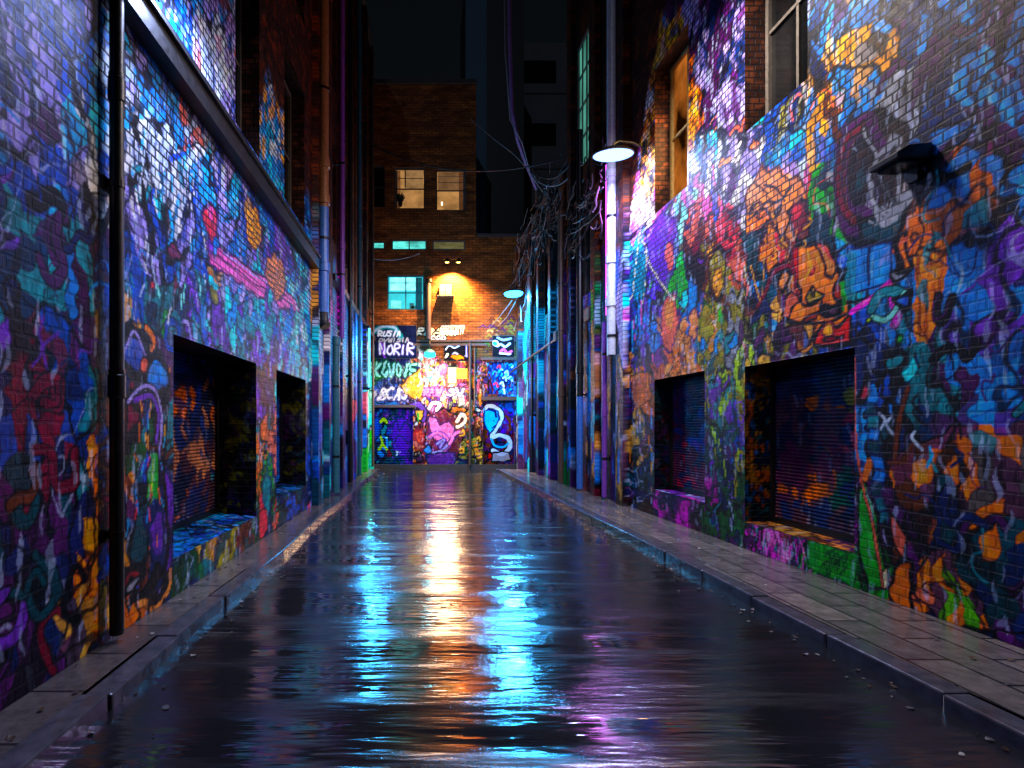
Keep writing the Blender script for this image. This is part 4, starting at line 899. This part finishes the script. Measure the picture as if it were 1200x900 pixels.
for B_, W_ in ((B5, W5), (B6, W6)):
    for i, (a, b, c, d, dep) in enumerate(W_): reveal(B_, RW, a, b, c, d, dep, bare_paint(39), step=.12); window(B_, RW, a, b, c, d, -dep+.02, E['pilaster_glow'] if (B_ is B5 and i == 0) else M['glassd'], bars=(2, 3) if (B_ is B5 and i == 0) else (1, 1))  # first opening of the tall building glows in place of a lit pilaster

# ================================================================== end building
def ez(px0, px1, py0, py1):
    a, z1 = EW.px(px0, py0); b, z0 = EW.px(px1, py1); return (a, b, z0, z1)
ends = dict(w1=ez(462,498,196,244), w2=ez(511,546,198,246), dark=ez(436,451,194,243), s0=ez(436,451,283,292), s1=ez(459,500,281,293), s2=ez(507,545,282,293), cy=ez(454,497,323,363), dl=ez(436,484,478,545), dr=ez(566,603,470,545), pb=ez(571,602,424,462))
B7 = empty('brick_building', (0, 22.3, 0), 'orange brown brick building closing the alley, graffiti along its foot and lit windows above', 'building')
TOPL, TOPR, XS = 15.6, 9.36, (558-498)*22.3/640
holes = list(ends.values())
ex = sorted({v for a in holes for v in a[:2]}); ezz = sorted({v for a in holes for v in a[2:4]})
o = grid('brick_wall', rows(-6, XS, .028, ex), np.unique(np.concatenate([rows(-.2, 6.2, .028, ezz), rows(6.2, TOPL, .08, ezz)])), lambda U, V: EW.pos(U, V), paint_end, MWe, hole=inbox(holes)); adopt(o, B7)
o = grid('brick_wall', rows(XS, 4.6, .028, ex), np.unique(np.concatenate([rows(-.2, 6.2, .028, ezz), rows(6.2, TOPR, .08, ezz)])), lambda U, V: EW.pos(U, V), paint_end, MWe, hole=inbox(holes)); adopt(o, B7)
mb = MB(); wbox(mb, EW, -6, XS, -.1, TOPL-.02, -9, -.7); wbox(mb, EW, XS, 4.6, -.1, TOPR-.02, -3.5, -.7); part(mb, 'wall_core', M['soot'], B7)
mb = MB(); wbox(mb, EW, -6, XS+.02, TOPL-.02, TOPL+.15, -9, .08); wbox(mb, EW, XS+.04, 4.6, TOPR-.02, TOPR+.10, -3.5, .08); wbox(mb, EW, XS-.02, XS+.005, TOPR, TOPL-.03, -9, -.001); part(mb, 'roof_coping', M['soot'], B7)
def end_reveal(b, dep):
    mb = MB(); t = .004
    wbox(mb, EW, b[0]-.001, b[0]+t, b[2], b[3], -dep, 0); wbox(mb, EW, b[1]-t, b[1]+.001, b[2], b[3], -dep, 0); wbox(mb, EW, b[0], b[1], b[3]-t, b[3]+.001, -dep, 0); wbox(mb, EW, b[0], b[1], b[2]-.001, b[2]+t, -dep, 0); part(mb, 'window_reveal', M['soot'], B7)
for k, (g_, fr, bars, dep) in dict(w1=('winwarm','dark',(0,1),.18), w2=('winwarm','dark',(0,1),.18), dark=(None,'dark',(0,1),.15), s0=('winteal','frame',(0,0),.08), s1=('winteal','frame',(1,0),.08), s2=('winolive','frame',(0,0),.08), cy=('wincyan','tealpipe',(1,1),.08)).items():
    b = ends[k]; end_reveal(b, dep); f = window(B7, EW, b[0], b[1], b[2], b[3], -dep, E[g_] if g_ else M['glassd'], M[fr], bars, t=.05)
# things seen inside the lit windows
def inside(win, pts_boxes, nm, mt, n=-.15):
    mb = MB()
    for q in pts_boxes: b = ez(*q); wbox(mb, EW, b[0], b[1], b[2], b[3], n, n+.02)
    part(mb, nm, mt, B7)
inside('w1', [(463.5,465.5,198,242),(474,475.5,198,218),(466,496,207,207.8)], 'blind', M['frame'])
inside('w2', [(543,544.5,199,245),(513,544,212,212.6),(513,544,205,205.5)], 'blind', M['frame'])
for nm, q, c_, e_ in (('curtain', (464,469,198,242), (.70,.45,.26), .30), ('blind', (475,495.5,198,219), (.80,.60,.38), .42), ('curtain', (538,544,200,244), (.62,.40,.24), .28), ('blind', (513,538,200,221), (.72,.52,.34), .34), ('blind', (457,487,325,340), (.55,1,1), 1.5), ('curtain', (487,494.5,325,362), (.10,.50,.55), .45), ('shelf', (458,470,352,361), (.45,.9,.85), 1.5)):
    inside('x', [q], nm, emit('lit_'+nm, c_, e_, .25, (4, 1, 5)), -.155 if q[2] < 300 else -.065)
inside('w2', [(517,519,235,239)], 'bulb', emit('small_bulb', (1, .9, .7), 3)); inside('cy', [(480,485,355,362),(482,487,358,362)], 'ornament', M['tealpipe'], -.055)
inside('cy', [(488,490,325,362),(492,493,325,362),(457,494,331,331.6)], 'blind', M['tealpipe'], -.06)
for q, rr in (((468,232),(2.4)),((467,238),(3.2)),((471,228),(1.6))): pass
pp = empty('potted_plant', (*EW.P((469-498)*22.3/640, 0, .0)[:2], 0), 'small dark potted plant standing in the upper left lit window', 'plant')
mb = MB(); c = EW.px(469, 243); mb.lathe((c[0], 22.3+.06, c[1]+.06), [(.0,0),(.07,0),(.10,.16),(.0,.16)], 10); part(mb, 'pot', M['black'], pp)
mb = MB(); random.seed(8)
for k in range(34):
    a = random.random()*6.28; r_ = random.random()*.16; z_ = .25+random.random()*.36; x0, y0, z0 = c[0]+.04*math.cos(a), 22.36, c[1]+.2
    x1, z1 = x0+r_*math.cos(a), c[1]+z_; b = len(mb.v); mb.v += [(x0, y0, z0), (x1-.03, y0+.03*math.sin(a), z1), (x1+.02, y0+.03*math.sin(a), z1+.05), (x1+.03, y0, z1-.02)]; mb.face([b, b+1, b+2, b+3])
part(mb, 'foliage', simple('plant_leaf', (.10, .14, .08), .5), pp)
# doors and panels
def flat(name, box, n, painter, root, mat=MWs, th=.04, st=.014, ribs=0):
    a, b, c, d = box
    pos = (lambda U, V: EW.pos(U, V, n+(.012*np.sin(V*2*np.pi/.10) if ribs else 0*V)))
    o = grid(name, rows(a, b, st), rows(c, d, st), pos, painter, mat)
    mb = MB(); wbox(mb, EW, a, b, c, d, n-th-.02, n-(.02 if ribs else .003)); e = mb.build('backing', M['dark']); e.parent = o
    if root is not None: adopt(o, root)
    return o
dl, dr = ends['dl'], ends['dr']; dl = (dl[0], dl[1], -.06, dl[3]); dr = (dr[0], dr[1], -.06, dr[3])
flat('roller_door', (dl[0], dl[1], 0, dl[3]), -.16, door_left_paint, B7, MSH, ribs=1); end_reveal(ends['dl'], .16)
flat('door', (dr[0], dr[1], 0, dr[3]), -.10, door_right_paint, B7, MSH); end_reveal(ends['dr'], .1)
flat('panel', ends['pb'], -.05, panel_blue, B7, MSH); end_reveal(ends['pb'], .05)
mb = MB()
for (x0, x1, y0, y1, n1) in ((434,487,474.5,477.5,.07),(564,605,465,469,.08),(484,570,403,405.5,.10),(487,605,398.5,400.5,.06),(563,605,419,422,.07)):
    b = ez(x0, x1, y0, y1); mb = MB(); wbox(mb, EW, b[0], b[1], b[2], b[3], -.01, n1); part(mb, 'string_course', M['brownpipe'], B7)
mb = MB(); wbox(mb, EW, -2.35, 3.8, -.1, .06, 0, .05); part(mb, 'plinth', M['soot'], B7)
def sign(name, label, box, painter, n=.09, th=.05):
    a, b, c, d = box; root = empty(name, ((a+b)/2, 22.3, (c+d)/2), label, 'sign')
    o = grid('face', rows(a, b, .011), rows(c, d, .011), lambda U, V: EW.pos(U, V, n), painter, MWs); adopt(o, root)
    mb = MB(); wbox(mb, EW, a-.015, b+.015, c-.015, d+.015, n-th, n-.004); part(mb, 'board', M['dark'], root); return root
sign('sign_board', 'dark navy board with three lines of pale scrawled writing under a faint arch', ez(437.5,488,382,420), board_dark)
sign('sign_board', 'small black board with loose white marks right of the teal lamp', ez(520.5,549,403.5,423), board_small)
sign('sign_board', 'black board with a white swirl tag beside the low right building', ez(577,602,394,418), board_right)

# ================================================================== pipes
def pipe(label, wall, s, z0, z1, r, n, mats, joints=(), split=None, spout=False, brackets=(), group=None, name='drainpipe'):
    x, y, _ = wall.P(s, 0, n); root = empty(name, (x, y, z0), label, 'drainpipe', group)
    def rel(z): return (0, 0, z-z0)
    if split:
        mb = MB(); mb.tube([rel(split), rel(z1)], r, 16); mb.build('pipe', mats[0], root, smooth=True)
        mb = MB(); mb.tube([rel(z0), rel(split)], r*.985, 16); mb.build('pipe', mats[1], root, smooth=True)
    else: MB().tube([rel(z0), rel(z1)], r, 16).build('pipe', mats[0], root, smooth=True)
    for j in joints:
        mb = MB(); mb.tube([rel(j-.09), rel(j-.08), rel(j+.08), rel(j+.09)], [r*1.02, r*1.22, r*1.22, r*1.02], 16); mb.tube([rel(j+.09), rel(j+.12)], r*1.12, 16); mb.build('collar', mats[0] if (not split or j > split) else mats[1], root, smooth=True)
    for j in brackets:
        mb = MB(); mb.tube([rel(j-.025), rel(j+.025)], r*1.14, 16); mb.box((-wall.side*(n+.0)/2, 0, j-z0), (n, .04, .05)); mb.box((-wall.side*(n-.012), 0, j-z0), (.02, r*2.8, .09)); mb.build('bracket', M['black'], root)
    if spout:
        mb = MB(); mb.tube([(0, 0, .02), (0, 0, -.12), (wall.side*.02, -.01, -.20), (wall.side*.06, -.03, -.28)], [r*1.0, r*1.0, r*.96, r*.92], 16); mb.build('spout', M['black'], root, smooth=True)
    return root
pipe('thick drainpipe, rust brown above and blue below, ending in a black spout', LW, 11.35, 3.95, 13.6, .115, .17, (M['rust'], M['bluepipe']), (7.05, 6.3, 4.9), 6.15, True, (8.6, 5.5))
pipe('violet drainpipe just past the thick rust brown one', LW, 13.3, 3.75, 15, .065, .24, (M['purplepipe'],), (6.0, 4.6), None, False, (8, 5.3))
pipe('blue and teal lower drainpipe with two clamps reaching down to the left pavement', LW, 12.9, .05, 3.7, .10, .15, (M['tealpipe'],), (3.6,), None, False, (2.55, .9))
pipe('thin dark drainpipe between two pilasters of the narrow left building', LW, 15.1, .05, 15, .055, .17, (M['black'],), (4.2, 8), None, False, (6, 3))
pipe('grey drainpipe on the farthest left building beside the glowing tube', LW, 17.2, .05, 16, .06, .15, (M['tealpipe'],), (4.2, 8), None, False, (6, 3))
pipe('dark drainpipe in the left corner where the alley ends', LW, 21.3, .05, 16, .05, .13, (M['brownpipe'],), (4.2, 8), None, False, (6, 3))
pipe('black drainpipe running down the near left wall before the looping mural figure', LW, 4.06, .06, 13.6, .05, .08, (M['black'],), (4.1, 1.9), None, False, (3.4, 6, .8))
pipe('pale grey drainpipe behind the big street lamp, brightly lit', RW, 11.45, 3.1, 15, .10, .16, (M['greypipe'],), (6.9, 5.1, 4.2), None, False, (6.0, 3.5))
pipe('brown drainpipe on the right wall between dark pilasters', RW, 15.05-.12, .05, 7.5, .075, .26, (M['brownpipe'],), (4.3, 2.5), None, False, (5.5,))
pipe('drainpipe on the right wall with a black upper and a blue lower length', RW, 13.65, .05, 9, .08, .14, (M['black'], M['bluepipe']), (3.0, 6.2), 2.35, False, (2.4,))
pipe('slim violet drainpipe below the magenta tube', RW, 12.05, .05, 3.9, .055, .10, (M['purplepipe'],), (1.9,), None, False, (3.2, .9))
pipe('thin black drainpipe beside the cyan lit pilaster at the far right', RW, 19.0, .05, 8.6, .05, .12, (M['black'],), (4,), None, False, (6, 2))
x, _ = EW.px(502, 400); z0 = EW.px(502, 398)[1]; z1 = EW.px(502, 333)[1]
rt = empty('soil_pipe', (x, 22.2, z0), 'dark upright pipe with a capped top between the cyan window and the orange light', 'pipe')
MB().tube([(0, 0, 0), (0, 0, z1-z0)], .11, 14).build('pipe', M['brownpipe'], rt, smooth=True); MB().tube([(0, 0, z1-z0), (0, 0, z1-z0+.04), (0, 0, z1-z0+.16), (0, 0, z1-z0+.2)], [.11, .17, .17, .05], 14).build('cap', M['black'], rt, smooth=True)
for px_, y0, y1, r_, lb in ((550.5, 402, 545, .055, 'orange lit upright pipe right of the bright box lamp'), (556, 408, 480, .035, 'thin conduit beside the upright pipe by the box lamp')):
    x, z0 = EW.px(px_, y1); z1 = EW.px(px_, y0)[1]; rt = empty('conduit', (x, 22.3-.09, max(z0, .02)), lb, 'pipe')
    MB().tube([(0, 0, 0), (0, 0, z1-z0)], r_, 10).build('pipe', M['brownpipe'], rt, smooth=True)
    for q in (.25, .75): MB().box((0, .045, (z1-z0)*q), (.16, .09, .04)).build('clamp', M['black'], rt)

# ================================================================== lamps
def area(name, loc, size, power, colr, parent, rot=(0, 0, 0), shape='DISK', spread=170):
    l = bpy.data.lights.new(name, 'AREA'); l.shape = shape; l.size = size; l.energy = power; l.color = colr; l.spread = R(spread)
    o = bpy.data.objects.new(name, l); col.objects.link(o); o.location = loc; o.rotation_euler = rot; o.parent = parent; return o
def point(name, loc, rad, power, colr, parent=None):
    l = bpy.data.lights.new(name, 'POINT'); l.shadow_soft_size = rad; l.energy = power; l.color = colr
    o = bpy.data.objects.new(name, l); col.objects.link(o); o.location = loc; o.parent = parent; return o
def street_lamp(label, wall, s, z, out, lens, colr, power, r=.37, side_glow=.25, tilt=8, bulge=1):
    x, y, _ = wall.P(s, 0, out); sg = wall.side; root = empty('street_lamp', (x, y, z), label, 'street lamp', 'dish lamps on wall arms')
    h = MB(); h.lathe((0, 0, 0), [(r*.99, -.005), (r*1.03, .0), (r*.98, .035), (r*.72, .085), (r*.38, .13), (r*.14, .15), (.001, .155)], 32); h.build('housing', M['black'], root, smooth=True)
    h = MB(); h.lathe((0, 0, 0), [(r*.97, .0), (r*.9, -.012*bulge), (r*.6, -.022*bulge), (r*.3, -.027*bulge), (.001, -.029*bulge)], 32); h.build('lens', lens, root, smooth=True)
    a = MB(); a.tube([(0, 0, .13), (0, 0, .2), (-sg*.1, 0, .25), (-sg*out*.6, 0, .22), (-sg*(out-.02), 0, .12)], .024, 10); a.build('arm', M['black'], root, smooth=True)
    a = MB(); a.box((-sg*(out-.02), 0, .12), (.04, .14, .26)); a.build('wall_plate', M['black'], root)
    root.rotation_euler = (R(tilt), 0, 0)
    area('lamp_light', (0, 0, -.035-.025*bulge), r*1.7, power, colr, root); point('lamp_glow', (0, 0, -.16), .10, power*side_glow, colr, root)
    return root
street_lamp('big dish street lamp glowing blue white on the right wall', RW, 10.2, 6.67, .60, E['lamp'], (.45, .55, 1), 300, side_glow=.24)
street_lamp('dish street lamp glowing cyan at the far end of the right wall', RW, 20.3, 6.55, .52, E['cyan'], (.04, .42, 1), 800, r=.36, side_glow=.5, tilt=-5, bulge=4)
street_lamp('dish street lamp high on the near left wall over the blue mural', LW, 5.0, 5.78, .62, E['lamp'], (.45, .55, 1), 190, side_glow=.1)
street_lamp('dish street lamp high on the near right wall over the orange figure', RW, 6.7, 7.6, 1.35, E['lamp'], (1, .84, .72), 430, side_glow=.05)
# small teal lamp over the end wall
x, z = EW.px(503.5, 415)
root = empty('wall_lamp', (x, 22.3-.42, z), 'small teal bell lamp hanging before the end wall graffiti', 'wall lamp')
MB().lathe((0, 0, 0), [(.24, .0), (.20, .06), (.10, .12), (.03, .14), (.001, .15)], 20).build('shade', M['tealpipe'], root, smooth=True)
MB().lathe((0, 0, 0), [(.20, .02), (.24, -.10), (.20, -.17), (.001, -.2)], 20).build('bulb', E['teal'], root, smooth=True)
MB().tube([(0, 0, .14), (0, .02, .34), (0, .2, .52), (0, .40, .55)], .018, 8).build('arm', M['black'], root, smooth=True)
area('lamp_light', (0, 0, -.24), .3, 40, (.15, .8, .9), root)
# box lamp over the graffiti
b = ez(525, 534.5, 431, 449); x = (b[0]+b[1])/2; z = (b[2]+b[3])/2
root = empty('box_lamp', (x, 22.3, z), 'bright warm white box lamp in the middle of the end wall graffiti', 'wall lamp')
MB().box((0, -.09, 0), (b[1]-b[0], .06, b[3]-b[2])).build('diffuser', E['warm'], root, bevel=.01); MB().box((0, -.03, 0), (b[1]-b[0]+.04, .06, b[3]-b[2]+.04)).build('housing', M['frame'], root)
MB().box((0, -.10, (b[3]-b[2])/2+.03), (b[1]-b[0]+.08, .16, .02)).build('visor', M['black'], root)
point('lamp_glow', (-.35, -1.6, -.35), .45, 520, (1, .58, .28), root)
b = ez(536, 547.5, 432, 444); root = empty('notice', ((b[0]+b[1])/2, 22.3, (b[2]+b[3])/2), 'yellow notice plate beside the bright box lamp', 'sign')
MB().box((0, -.02, 0), (b[1]-b[0], .03, b[3]-b[2])).build('plate', simple('yellow_plate', (.85, .75, .12), .5), root)
mb = MB(); [mb.box((0, -.037, .12-.08*k), ((b[1]-b[0])*(.7-.15*(k % 2)), .004, .018)) for k in range(3)]; mb.build('printed_lines', simple('faded_print', (.55, .38, .12), .6), root)
# orange twin spots
z = EW.px(523, 311)[1]
root = empty('twin_spotlight', ((529-498)*22.3/640, 22.3, z), 'pair of orange spotlights on a bar throwing a cone down the brick end wall', 'spotlight')
MB().tube([(-.35, -.55, .10), (.38, -.55, .10)], .02, 8).tube([(0, 0, .16), (0, -.55, .10)], .02, 8).build('bar', M['black'], root)
for k, dx in enumerate((-.20, .25)):
    MB().lathe((dx, -.55, 0), [(.10, -.05), (.085, .04), (.03, .09), (.001, .095)], 14).build('housing', M['black'], root, smooth=True)
    MB().lathe((dx, -.55, 0), [(.085, -.03), (.06, -.055), (.001, -.065)], 14).build('bulb', E['orange'], root, smooth=True)
    l = bpy.data.lights.new('spot', 'SPOT'); l.energy = 4300; l.color = (1, .56, .16); l.spot_size = R(116); l.spot_blend = .6; l.shadow_soft_size = .05
    o = bpy.data.objects.new('spot_light', l); col.objects.link(o); o.parent = root; o.location = (dx, -.55, -.08); o.rotation_euler = (R(10), R(-10 if k == 0 else 14), 0)
b = ez(514, 530, 335, 347.5); root = empty('junction_box', ((b[0]+b[1])/2, 22.3, b[2]), 'cream meter box on a small shelf under the orange spotlights', 'box')
MB().box((0, -.09, (b[3]-b[2])/2), (b[1]-b[0]-.06, .18, b[3]-b[2])).build('housing', simple('cream_box', (.60, .50, .30), .5), root, bevel=.01); MB().box((0, -.14, -.02), (b[1]-b[0]+.12, .28, .035)).build('shelf', M['frame'], root)
MB().box((0, -.183, (b[3]-b[2])/2), (.02, .01, b[3]-b[2]-.04)).build('door_seam', M['black'], root)
# unlit hood lamp near right
s = 4.75; x, y, _ = RW.P(s, 0, .0); z = 3.90
root = empty('hood_lamp', (x, y, z), 'unlit black hood lamp on the right wall beside the dark ring mural', 'wall lamp')
mb = MB(); mb.prism([(0, .10), (-.20, .08), (-.30, .02), (-.30, -.03), (0, -.03)], lambda p, t: (p[0], -.15+.30*t, p[1])); mb.build('hood', M['black'], root, bevel=.008)
MB().box((-.16, 0, -.045), (.18, .22, .03)).build('lens', simple('unlit_lens', (.10, .11, .12), .2), root); MB().box((-.02, 0, -.09), (.04, .1, .16)).build('wall_plate', M['black'], root)
# glowing tubes
def tube_light(label, wall, s, z0, z1, n, mt, colr, power, r=.022):
    x, y, _ = wall.P(s, 0, n); root = empty('neon_tube', (x, y, z0), label, 'neon tube')
    MB().tube([(0, 0, .05), (0, 0, z1-z0-.05)], r, 10).build('glass_tube', mt, root, smooth=True)
    for q in (0, z1-z0): MB().box((-wall.side*n*.5, 0, q), (n+.03, .05, .09)).build('end_cap', M['black'], root)
    l = area('tube_glow', (wall.side*.05, 0, (z1-z0)/2), 1, power, colr, root, (0, R(-90*wall.side), 0), 'RECTANGLE', 180); l.data.size = z1-z0; l.data.size_y = .05
    return root
tube_light('thin magenta neon tube left of the pale grey drainpipe', RW, 12.0, 4.0, 7.4, .07, E['magenta'], (.8, .2, 1), 30)
tube_light('cyan neon tube upright on the farthest left building', LW, 18.6, 2.9, 5.0, .30, E['cyantube'], (.04, .46, 1), 380, .03)
point('tube_fill', (RW.P(10.9, 0, .40)[0], 10.9, 5.9), .2, 28, (.85, .10, 1))  # added magenta fill without a fixture, set apart from the tube
point('tube_fill', (LW.P(17.6, 0, .6)[0], 17.6, 4.2), .4, 210, (.04, .42, 1))  # added blue fill without a fixture, beside the cyan tube
# added warm fill in front of the amber pane, no fixture of its own
area('amber_fill', (RW.P(9.2, 0, -.22)[0], 9.2, 6.6), 1, 95, (1, .55, .18), None, (0, R(-90*RW.side), R(0)), 'RECTANGLE', 180).data.size_y = 1.0

# ================================================================== towers behind
root = empty('dark_tower', (4, 27, 0), 'narrow dark tower with a faint blue edge, behind the end wall', 'building')
def abox(x0, x1, y0, y1, z0, z1): return ((x0+x1)/2, (y0+y1)/2, (z0+z1)/2), (x1-x0, y1-y0, z1-z0)
mb = MB(); mb.box(*abox(2.0, 4.9, 27, 31, -.1, 24)); part(mb, 'wall', simple('tower_cladding', (.10, .12, .13), .4), root)
mb = MB(); mb.box(*abox(2.0, 3.05, 26.93, 26.99, 8.6, 24)); part(mb, 'blue_lit_edge', simple('blue_lit_edge', (.16, .34, .46), .5), root)  # blue light along the tower edge, put into the strip's colour
root = empty('concrete_tower', (9, 34, 0), 'pale grey concrete tower with dark square windows above the cables', 'building')
mb = MB(); mb.box(*abox(5.4, 15, 34, 42, -.1, 25.5)); part(mb, 'wall', M['concrete'], root)
for zz in (9.2, 13.9, 19.1, 23.0):
    for xx in (6.15, 9.2, 12.2):
        mb = MB(); mb.box(*abox(xx, xx+2.0, 33.93, 33.99, zz, zz+1.35)); part(mb, 'window', M['glassd'], root)
mb = MB()
for zz in (8.2, 12.9, 17.6, 22.3): mb.box(*abox(5.38, 15.02, 33.96, 34.0, zz, zz+.06))
part(mb, 'joint_line', M['soot'], root)
# ================================================================== cables
def sag(a, b, s_, n=14, wob=.0):
    a, b = Vector(a), Vector(b); out = []
    for k in range(n+1):
        t = k/n; p = a.lerp(b, t); p.z -= s_*4*t*(1-t); p += Vector((random.uniform(-wob, wob), random.uniform(-wob, wob), random.uniform(-wob, wob))); out.append(tuple(p))
    return out
def at(px, py, d): return ((px-498)*d/640, d, 1.6+(500-py)*d/640)
def cable(label, pts, r, mt, group='cables strung across the alley'):
    mb = MB(); mb.tube(pts, r, 6); o = mb.build('cable', mt, smooth=True); tag(o, label, 'cable', group)
random.seed(21)
Pr = at(629, 215, 17.5); 
cable('thick cable bundle with violet light in its colour, hanging from above to the far right roof', [at(*q) for q in ((596, -120, 15), (597, 40, 15.5), (600, 130, 16), (607, 165, 16.5), (616, 190, 17), (629, 222, 17.5))], .06, M['violetc'])
cable('loose grey cable twisting round the violet bundle', [at(*q) for q in ((590, -100, 15), (592, 60, 15.5), (598, 140, 16), (612, 168, 16.5), (622, 205, 17), (640, 230, 17.5))], .022, M['greyc'])
cable('long thin pale cable from the end building roof down to the violet bundle', [at(*q) for q in ((552, 140, 21.5), (578, 162, 20), (603, 181, 18), (628, 208, 17.5))], .022, M['greyc'])
cable('slack cable looping from the violet bundle to the tall sooty building', sag(at(616, 186, 17), (RW.P(14.6, 0, .1)[0], 14.6, 8.6), .5, 14, .01), .025, M['rubber'])
cable('second slack cable, paler, looping under the first to the sooty building', sag(at(620, 200, 17), (RW.P(14.7, 0, .1)[0], 14.7, 8.3), .35, 14, .01), .016, M['greyc'])
cable('black cable across the whole alley high between the two sides', sag((-2.2, 18.8, 11.5), (RW.P(15.2, 0, 0)[0], 15.2, 9.1), .7, 18), .02, M['rubber'])
cable('thin cable along the end wall under the strip windows', sag(at(436, 303, 22.1), at(492, 297, 22.15), .15, 8), .02, M['greyc'])
cable('taut dark steel stay slanting from the right wall toward the end wall', [at(657, 394, 15.6), at(628, 414, 18), at(598, 437, 21.4)], .035, M['rubber'], None)
cable('pale stay wire running down from the cyan lamp, inner one', [at(600, 352, 20.8), at(585, 372, 21.5), at(574, 384, 22.2)], .016, M['greyc'])
cable('pale stay wire running down from the cyan lamp, outer one', [at(604, 354, 20.8), at(594, 372, 21.5), at(584, 382, 22.2)], .016, M['greyc'])
cable('looped black cable hanging on the near brick of the sooty building', [(RW.P(11.0, 0, .03)[0], 11.0, 8.2), (RW.P(11.6, 0, .06)[0], 11.6, 7.2), (RW.P(12.4, 0, .06)[0], 12.4, 6.9), (RW.P(13.3, 0, .05)[0], 13.3, 7.6)], .018, M['rubber'])
for nm, lb, s0, s1, n_, zc in (('cable_tangle', 'dense tangle of old cables and dead creeper over the low roofline', 15.2, 19.0, 150, 8.1), ('cable_tangle', 'thinner tangle of wires drooping beside the cyan lamp', 19.0, 22.0, 90, 7.6), ('cable_tangle', 'wires and brackets cluttering the sooty building above its painted foot', 11.8, 14.8, 70, 7.0)):
    mb = MB()
    for k in range(n_):
        s = random.uniform(s0, s1); z_ = zc+random.gauss(0, .55); n0 = random.uniform(.02, .35); ds = random.gauss(0, .9); dz = random.gauss(-.25, .5)
        a = RW.P(s, z_, n0); b_ = RW.P(min(max(s+ds, s0-.2), 22.1), min(z_+dz, 9.3), random.uniform(.02, .4))
        mb.tube(sag(a, b_, random.uniform(0, .25), 6, .03), random.choice((.006, .008, .012, .02)), 5, m=random.choice((0, 0, 0, 0, 1)), cap=False)
    o = mb.build(nm, [M['rubber'], M['greyc']]); tag(o, lb, 'cables', kind='stuff')
# wall brackets, vents and boxes
for lb, wl, s, z, sz, n in (('grey junction box on the violet painted right wall under the green patch', RW, 16.0, 4.25, (.35, .28), .14), ('small dark meter box low on the farthest left building', LW, 15.5, 1.3, (.3, .4), .12), ('black air vent box on the sooty building beside the drainpipe', RW, 13.1, 4.3, (.4, .3), .16)):
    x, y, _ = wl.P(s, 0, 0); root = empty('utility_box', (x, y, z), lb, 'box'); sg = wl.side
    MB().box((sg*n/2, 0, 0), (n, sz[0], sz[1])).build('housing', M['greyc'] if 'grey' in lb else M['black'], root, bevel=.01)
    MB().box((sg*(n+.006), 0, 0), (.012, sz[0]*.8, sz[1]*.8)).build('cover', M['frame'], root); MB().tube([(sg*.04, 0, sz[1]/2), (sg*.04, 0, sz[1]/2+1.2)], .014, 6).build('conduit', M['black'], root)

mb = MB(); random.seed(77)
for k in range(520):
    side = random.random() < .5; y = random.uniform(2, 20)**1.0; kf = KL if side else KR; off = abs(random.gauss(0, .16))+.03
    x = kf(y)+(off if side else -off); z = ROADZ+.004
    if random.random() < .3: x = kf(y)+(-.2-random.random()*.25 if side else .2+random.random()*1.1); z = .006
    a = random.random()*6.28; r_ = random.uniform(.008, .026); b = len(mb.v)
    for q in range(5): mb.v.append((x+r_*math.cos(a+q*1.256)*random.uniform(.6, 1.2), y+r_*math.sin(a+q*1.256)*random.uniform(.6, 1.2), z+random.uniform(0, .012)))
    mb.face([b, b+1, b+2, b+3, b+4], random.choice((0, 0, 0, 1, 2)))
o = mb.build('litter', [simple('dead_leaf', (.24, .16, .09), .4), simple('paper_scrap', (.45, .44, .42), .5), simple('grit', (.2, .2, .22), .4)]); tag(o, 'wet leaf bits, grit and paper scraps along both kerbs', 'litter', kind='stuff')
